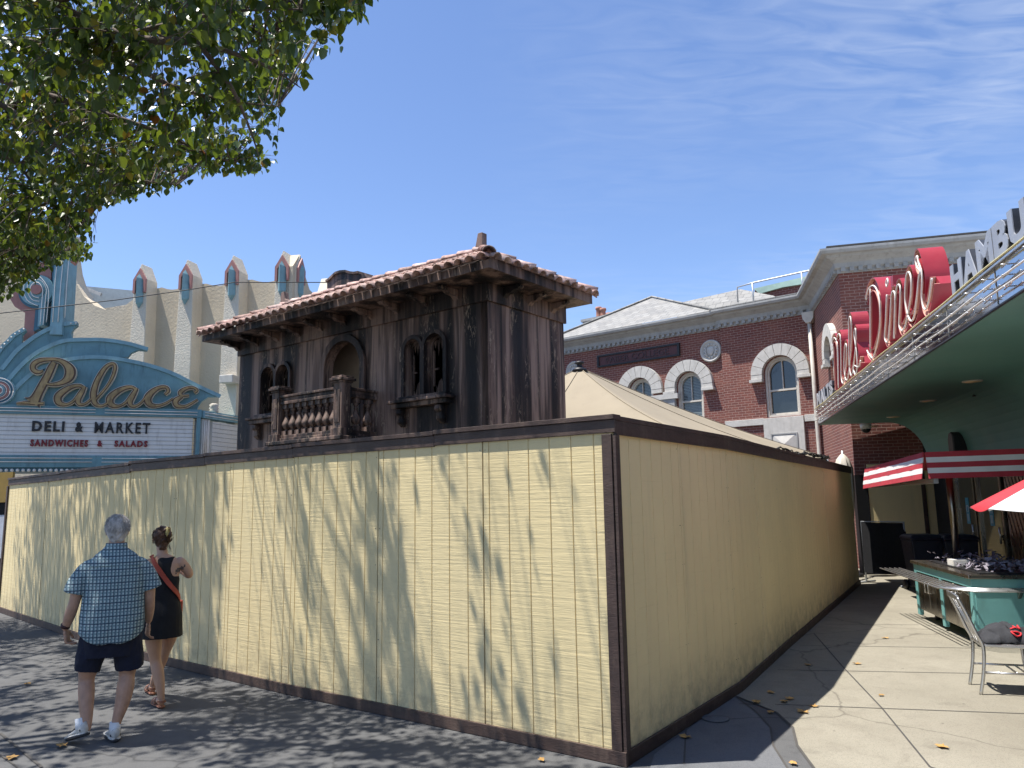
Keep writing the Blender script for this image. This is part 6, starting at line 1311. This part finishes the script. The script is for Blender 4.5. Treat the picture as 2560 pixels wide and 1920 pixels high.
LB = [([px(-150, -130, 5.4), px(105, 5, 5.3), px(270, 78, 5.3), px(430, 95, 5.2), px(570, 140, 5.3), px(650, 190, 5.4)], .075, .012),
      ([px(-200, 200, 6.3), px(0, 100, 6.2), px(200, 92, 6.0), px(330, 60, 5.6), px(500, 25, 5.2), px(700, 20, 5.0)], .06, .010),
      ([px(-250, 60, 6.6), px(0, 170, 6.6), px(180, 230, 6.6), px(330, 280, 6.6), px(440, 330, 6.7), px(500, 350, 6.8)], .06, .008),
      ([px(-250, 120, 7.4), px(0, 225, 7.3), px(150, 330, 7.4), px(260, 380, 7.5), px(380, 400, 7.6)], .055, .008),
      ([px(430, 95, 5.2), px(500, 190, 5.3), px(540, 280, 5.5), px(560, 340, 5.6)], .022, .006),
      ([px(200, 92, 6.0), px(360, 180, 6.0), px(480, 215, 5.9), px(600, 230, 5.9)], .028, .006),
      ([px(-250, 250, 8.6), px(0, 330, 8.6), px(90, 420, 8.8), px(170, 490, 9.2)], .05, .008),
      ([px(-250, 330, 10), px(0, 450, 10), px(60, 530, 10.4), px(120, 560, 10.6)], .05, .008),
      ([px(105, 5, 5.3), px(300, -60, 5.0), px(520, -70, 4.6), px(720, -30, 4.5)], .04, .008),
      ([Vector((-6.4, 6.2, 6.2)), Vector((-4.6, 6.8, 6.9)), Vector((-3.2, 7.1, 6.9)), Vector((-2.4, 7.2, 6.6))], .055, .008),
      ([Vector((-7.2, 7.6, 6.4)), Vector((-6.4, 9.6, 6.9)), Vector((-5.6, 11.2, 6.8))], .055, .008),
      ([Vector((-6.0, 4.6, 6.4)), Vector((-3.8, 4.4, 6.9)), Vector((-2.0, 4.6, 6.6))], .055, .008),
      ([fork + Vector((.2, -.5, .9)), Vector((-6.5, 3.2, 5.5)), Vector((-4.6, 2.2, 6.0)), Vector((-2.8, 1.8, 6.0))], .07, .012),
      ([fork + Vector((-.3, -.2, .9)), Vector((-9.5, 4.2, 6.0)), Vector((-11.2, 3.6, 6.6))], .07, .012),
      ([fork + Vector((.2, .5, .8)), Vector((-8.8, 8.5, 5.4)), Vector((-9.6, 11.2, 5.8))], .07, .012)]
for L, a, b in LB:
    if (L[0] - fork).length > .3 and a >= .05: L = [fork - Vector((.12, 0, .25)), fork.lerp(L[0], .5) + Vector((0, 0, .25))] + L
    P_, r_ = limb_('limb', L, a * 1.15, .0035); MB().tube(P_, r_, 10).build('limb', 'bark', tree)
allp = [p for L in limbs[1:] for p in L]
outline = [(800, -900), (850, -300), (808, 28), (755, 85), (712, 125), (660, 165), (620, 190), (612, 230), (602, 285), (600, 345), (555, 385), (500, 368), (440, 385), (330, 420), (285, 435), (215, 440), (205, 480), (212, 520), (190, 560), (120, 566), (85, 592), (66, 630), (10, 655), (-60, 670), (-300, 720), (-3000, 900), (-3000, -900)]
def proj(p):                                                      # where a crown point is seen, to keep the crown to the photographed outline
    d = p - Vector((0, 0, CH)); cp, sp = math.cos(PITCH), math.sin(PITCH); z = d.y * cp + d.z * sp
    if z < .2: return None
    Y = (-d.y * sp + d.z * cp) / z; X = d.x / z; c, s_ = math.cos(ROLL), math.sin(ROLL)
    return ((CX + F * (X * c - Y * s_)) * 2212 / 2560, (CY - F * (X * s_ + Y * c)) * 2212 / 2560)
def inside(x, y, P):
    c = False; j = len(P) - 1
    for i in range(len(P)):
        if (P[i][1] > y) != (P[j][1] > y) and x < (P[j][0] - P[i][0]) * (y - P[i][1]) / (P[j][1] - P[i][1]) + P[i][0]: c = not c
        j = i
    return c
def edge_d(x, y, P):
    best = 9e9
    for i in range(len(P)):
        a, b = Vector(P[i]), Vector(P[(i + 1) % len(P)]); q_ = Vector((x, y)); t = max(0, min(1, (q_ - a).dot(b - a) / max((b - a).length_squared, 1e-9))); best = min(best, (a.lerp(b, t) - q_).length)
    return best
lf_v, lf_f = [], []
shape = [(0, 0), (.34, .12), (.46, .42), (.30, .78), (0, 1.12), (-.30, .78), (-.46, .42), (-.34, .12)]
def add_leaf(p, size):
    yaw = rnd.uniform(0, 6.283); droop = rnd.gauss(-1.05, .45); d = Vector((math.cos(yaw) * math.cos(droop), math.sin(yaw) * math.cos(droop), math.sin(droop)))
    s_ = d.cross(Vector((0, 0, 1))); s_ = (s_ if s_.length > .05 else Vector((1, 0, 0))).normalized(); roll = rnd.gauss(0, .6); n_ = s_.cross(d); s_ = s_ * math.cos(roll) + n_ * math.sin(roll); n_ = s_.cross(d); k = len(lf_v); cup = rnd.uniform(.10, .35)
    for x, y in shape: lf_v.append(p + (s_ * x + d * y + n_ * (abs(x) * cup - .18 * (y - .4) ** 2)) * size)
    lf_f.extend([(k, k + 1, k + 2, k + 3, k + 4), (k, k + 4, k + 5, k + 6, k + 7)])
def sun_gap(p):                                                   # share of growth kept so that the light reaches the hoarding as photographed
    k = sd / sd.z; o = Vector((-2.27, 7.95, 0)); d = Vector((3.02, -2.23, 0)).normalized(); n_ = Vector((d.y, -d.x, 0)); den = k.dot(n_)
    t = (p - o).dot(n_) / den; h = p - k * t
    if t < 0 or not 0.05 < h.z < 2.4: return 1
    x = h.x; dr = 2.4 - h.z
    if x < -3.2: return .8
    if x < -1.62 + .10 * dr: return .05 if h.z > .5 else .35
    if x < -1.12 + .14 * dr: return .9
    if x < -.66 + .20 * dr: return .03 if h.z > .6 else .4
    if x < -.36 + .24 * dr: return .85
    if x < -.10 + .2 * dr: return .04
    if x < .30: return .75 if h.z < 1.9 else .1
    return .02
tw = MB(); ntw = 0; tries = 0
while ntw < 3500 and tries < 160000:
    tries += 1; x, y = rnd.uniform(-15, -.3), rnd.uniform(-.5, 14.5); rr_ = math.hypot((x - tx) / 8.2, (y - ty - 1.0) / 8.4)
    if rr_ > 1: continue
    zlo = 4.75 + .25 * mnoise.noise(Vector((x * .6, y * .6, 2))); zhi = 5.5 + 2.5 * math.sqrt(1 - rr_ * rr_); z = zlo + (zhi - zlo) * rnd.random() ** 1.15
    pr_ = proj(Vector((x, y, z))); vis = False
    if pr_ and y > 1.5:
        if not inside(pr_[0], pr_[1], outline): continue
        vis = pr_[0] > -150 and pr_[1] > -250
    if not vis and rnd.random() < .5: continue
    if mnoise.noise(Vector((x * 1.15, y * 1.15, z * 1.3))) < -.07: continue
    if rnd.random() > sun_gap(Vector((x, y, z))) + .35: continue
    e = Vector((x, y, z)); s_ = min(allp, key=lambda p: (p - e).length_squared); L = (e - s_).length
    if L > 3.0: continue
    mid = s_.lerp(e, .5) + Vector((rnd.uniform(-.12, .12), rnd.uniform(-.12, .12), .10 * L)); bad = False
    for pm_ in (s_.lerp(e, .3), mid, e.lerp(mid, .4)):
        pj = proj(pm_)
        if pj and pm_.y > 1.5 and not inside(pj[0], pj[1], outline): bad = True
    if bad: continue
    ntw += 1; P_ = smooth_line([tuple(s_), tuple(mid), tuple(e)], 5); r0 = .004 + .004 * L; n = len(P_)
    tw.tube(P_, [r0 + (.0018 - r0) * i / (n - 1) for i in range(n)], 5, False, True)
    d = (e - mid).normalized(); nl = rnd.randint(9, 15); reach = min(.55, L * .7 + .15)
    for k in range(nl):
        t = rnd.random() ** .8; p = e - d * reach * t + Vector((rnd.gauss(0, .075), rnd.gauss(0, .075), rnd.gauss(-.01, .06)))
        lp_ = proj(p)
        if lp_ and p.y > 1.5 and not inside(lp_[0], lp_[1], outline): continue
        if rnd.random() > sun_gap(p): continue
        add_leaf(p, rnd.uniform(.052, .098))
tag(tw.build('twigs', 'bark', tree), kind='stuff')
me = bpy.data.meshes.new('foliage'); off = Vector(tree.location); me.from_pydata([tuple(p - off) for p in lf_v], [], lf_f); me.materials.append(M['leaf']); fo = bpy.data.objects.new('foliage', me); C.objects.link(fo); fo.parent = tree; tag(fo, kind='stuff')
print('twigs', ntw, 'leaves', len(lf_f) // 2)
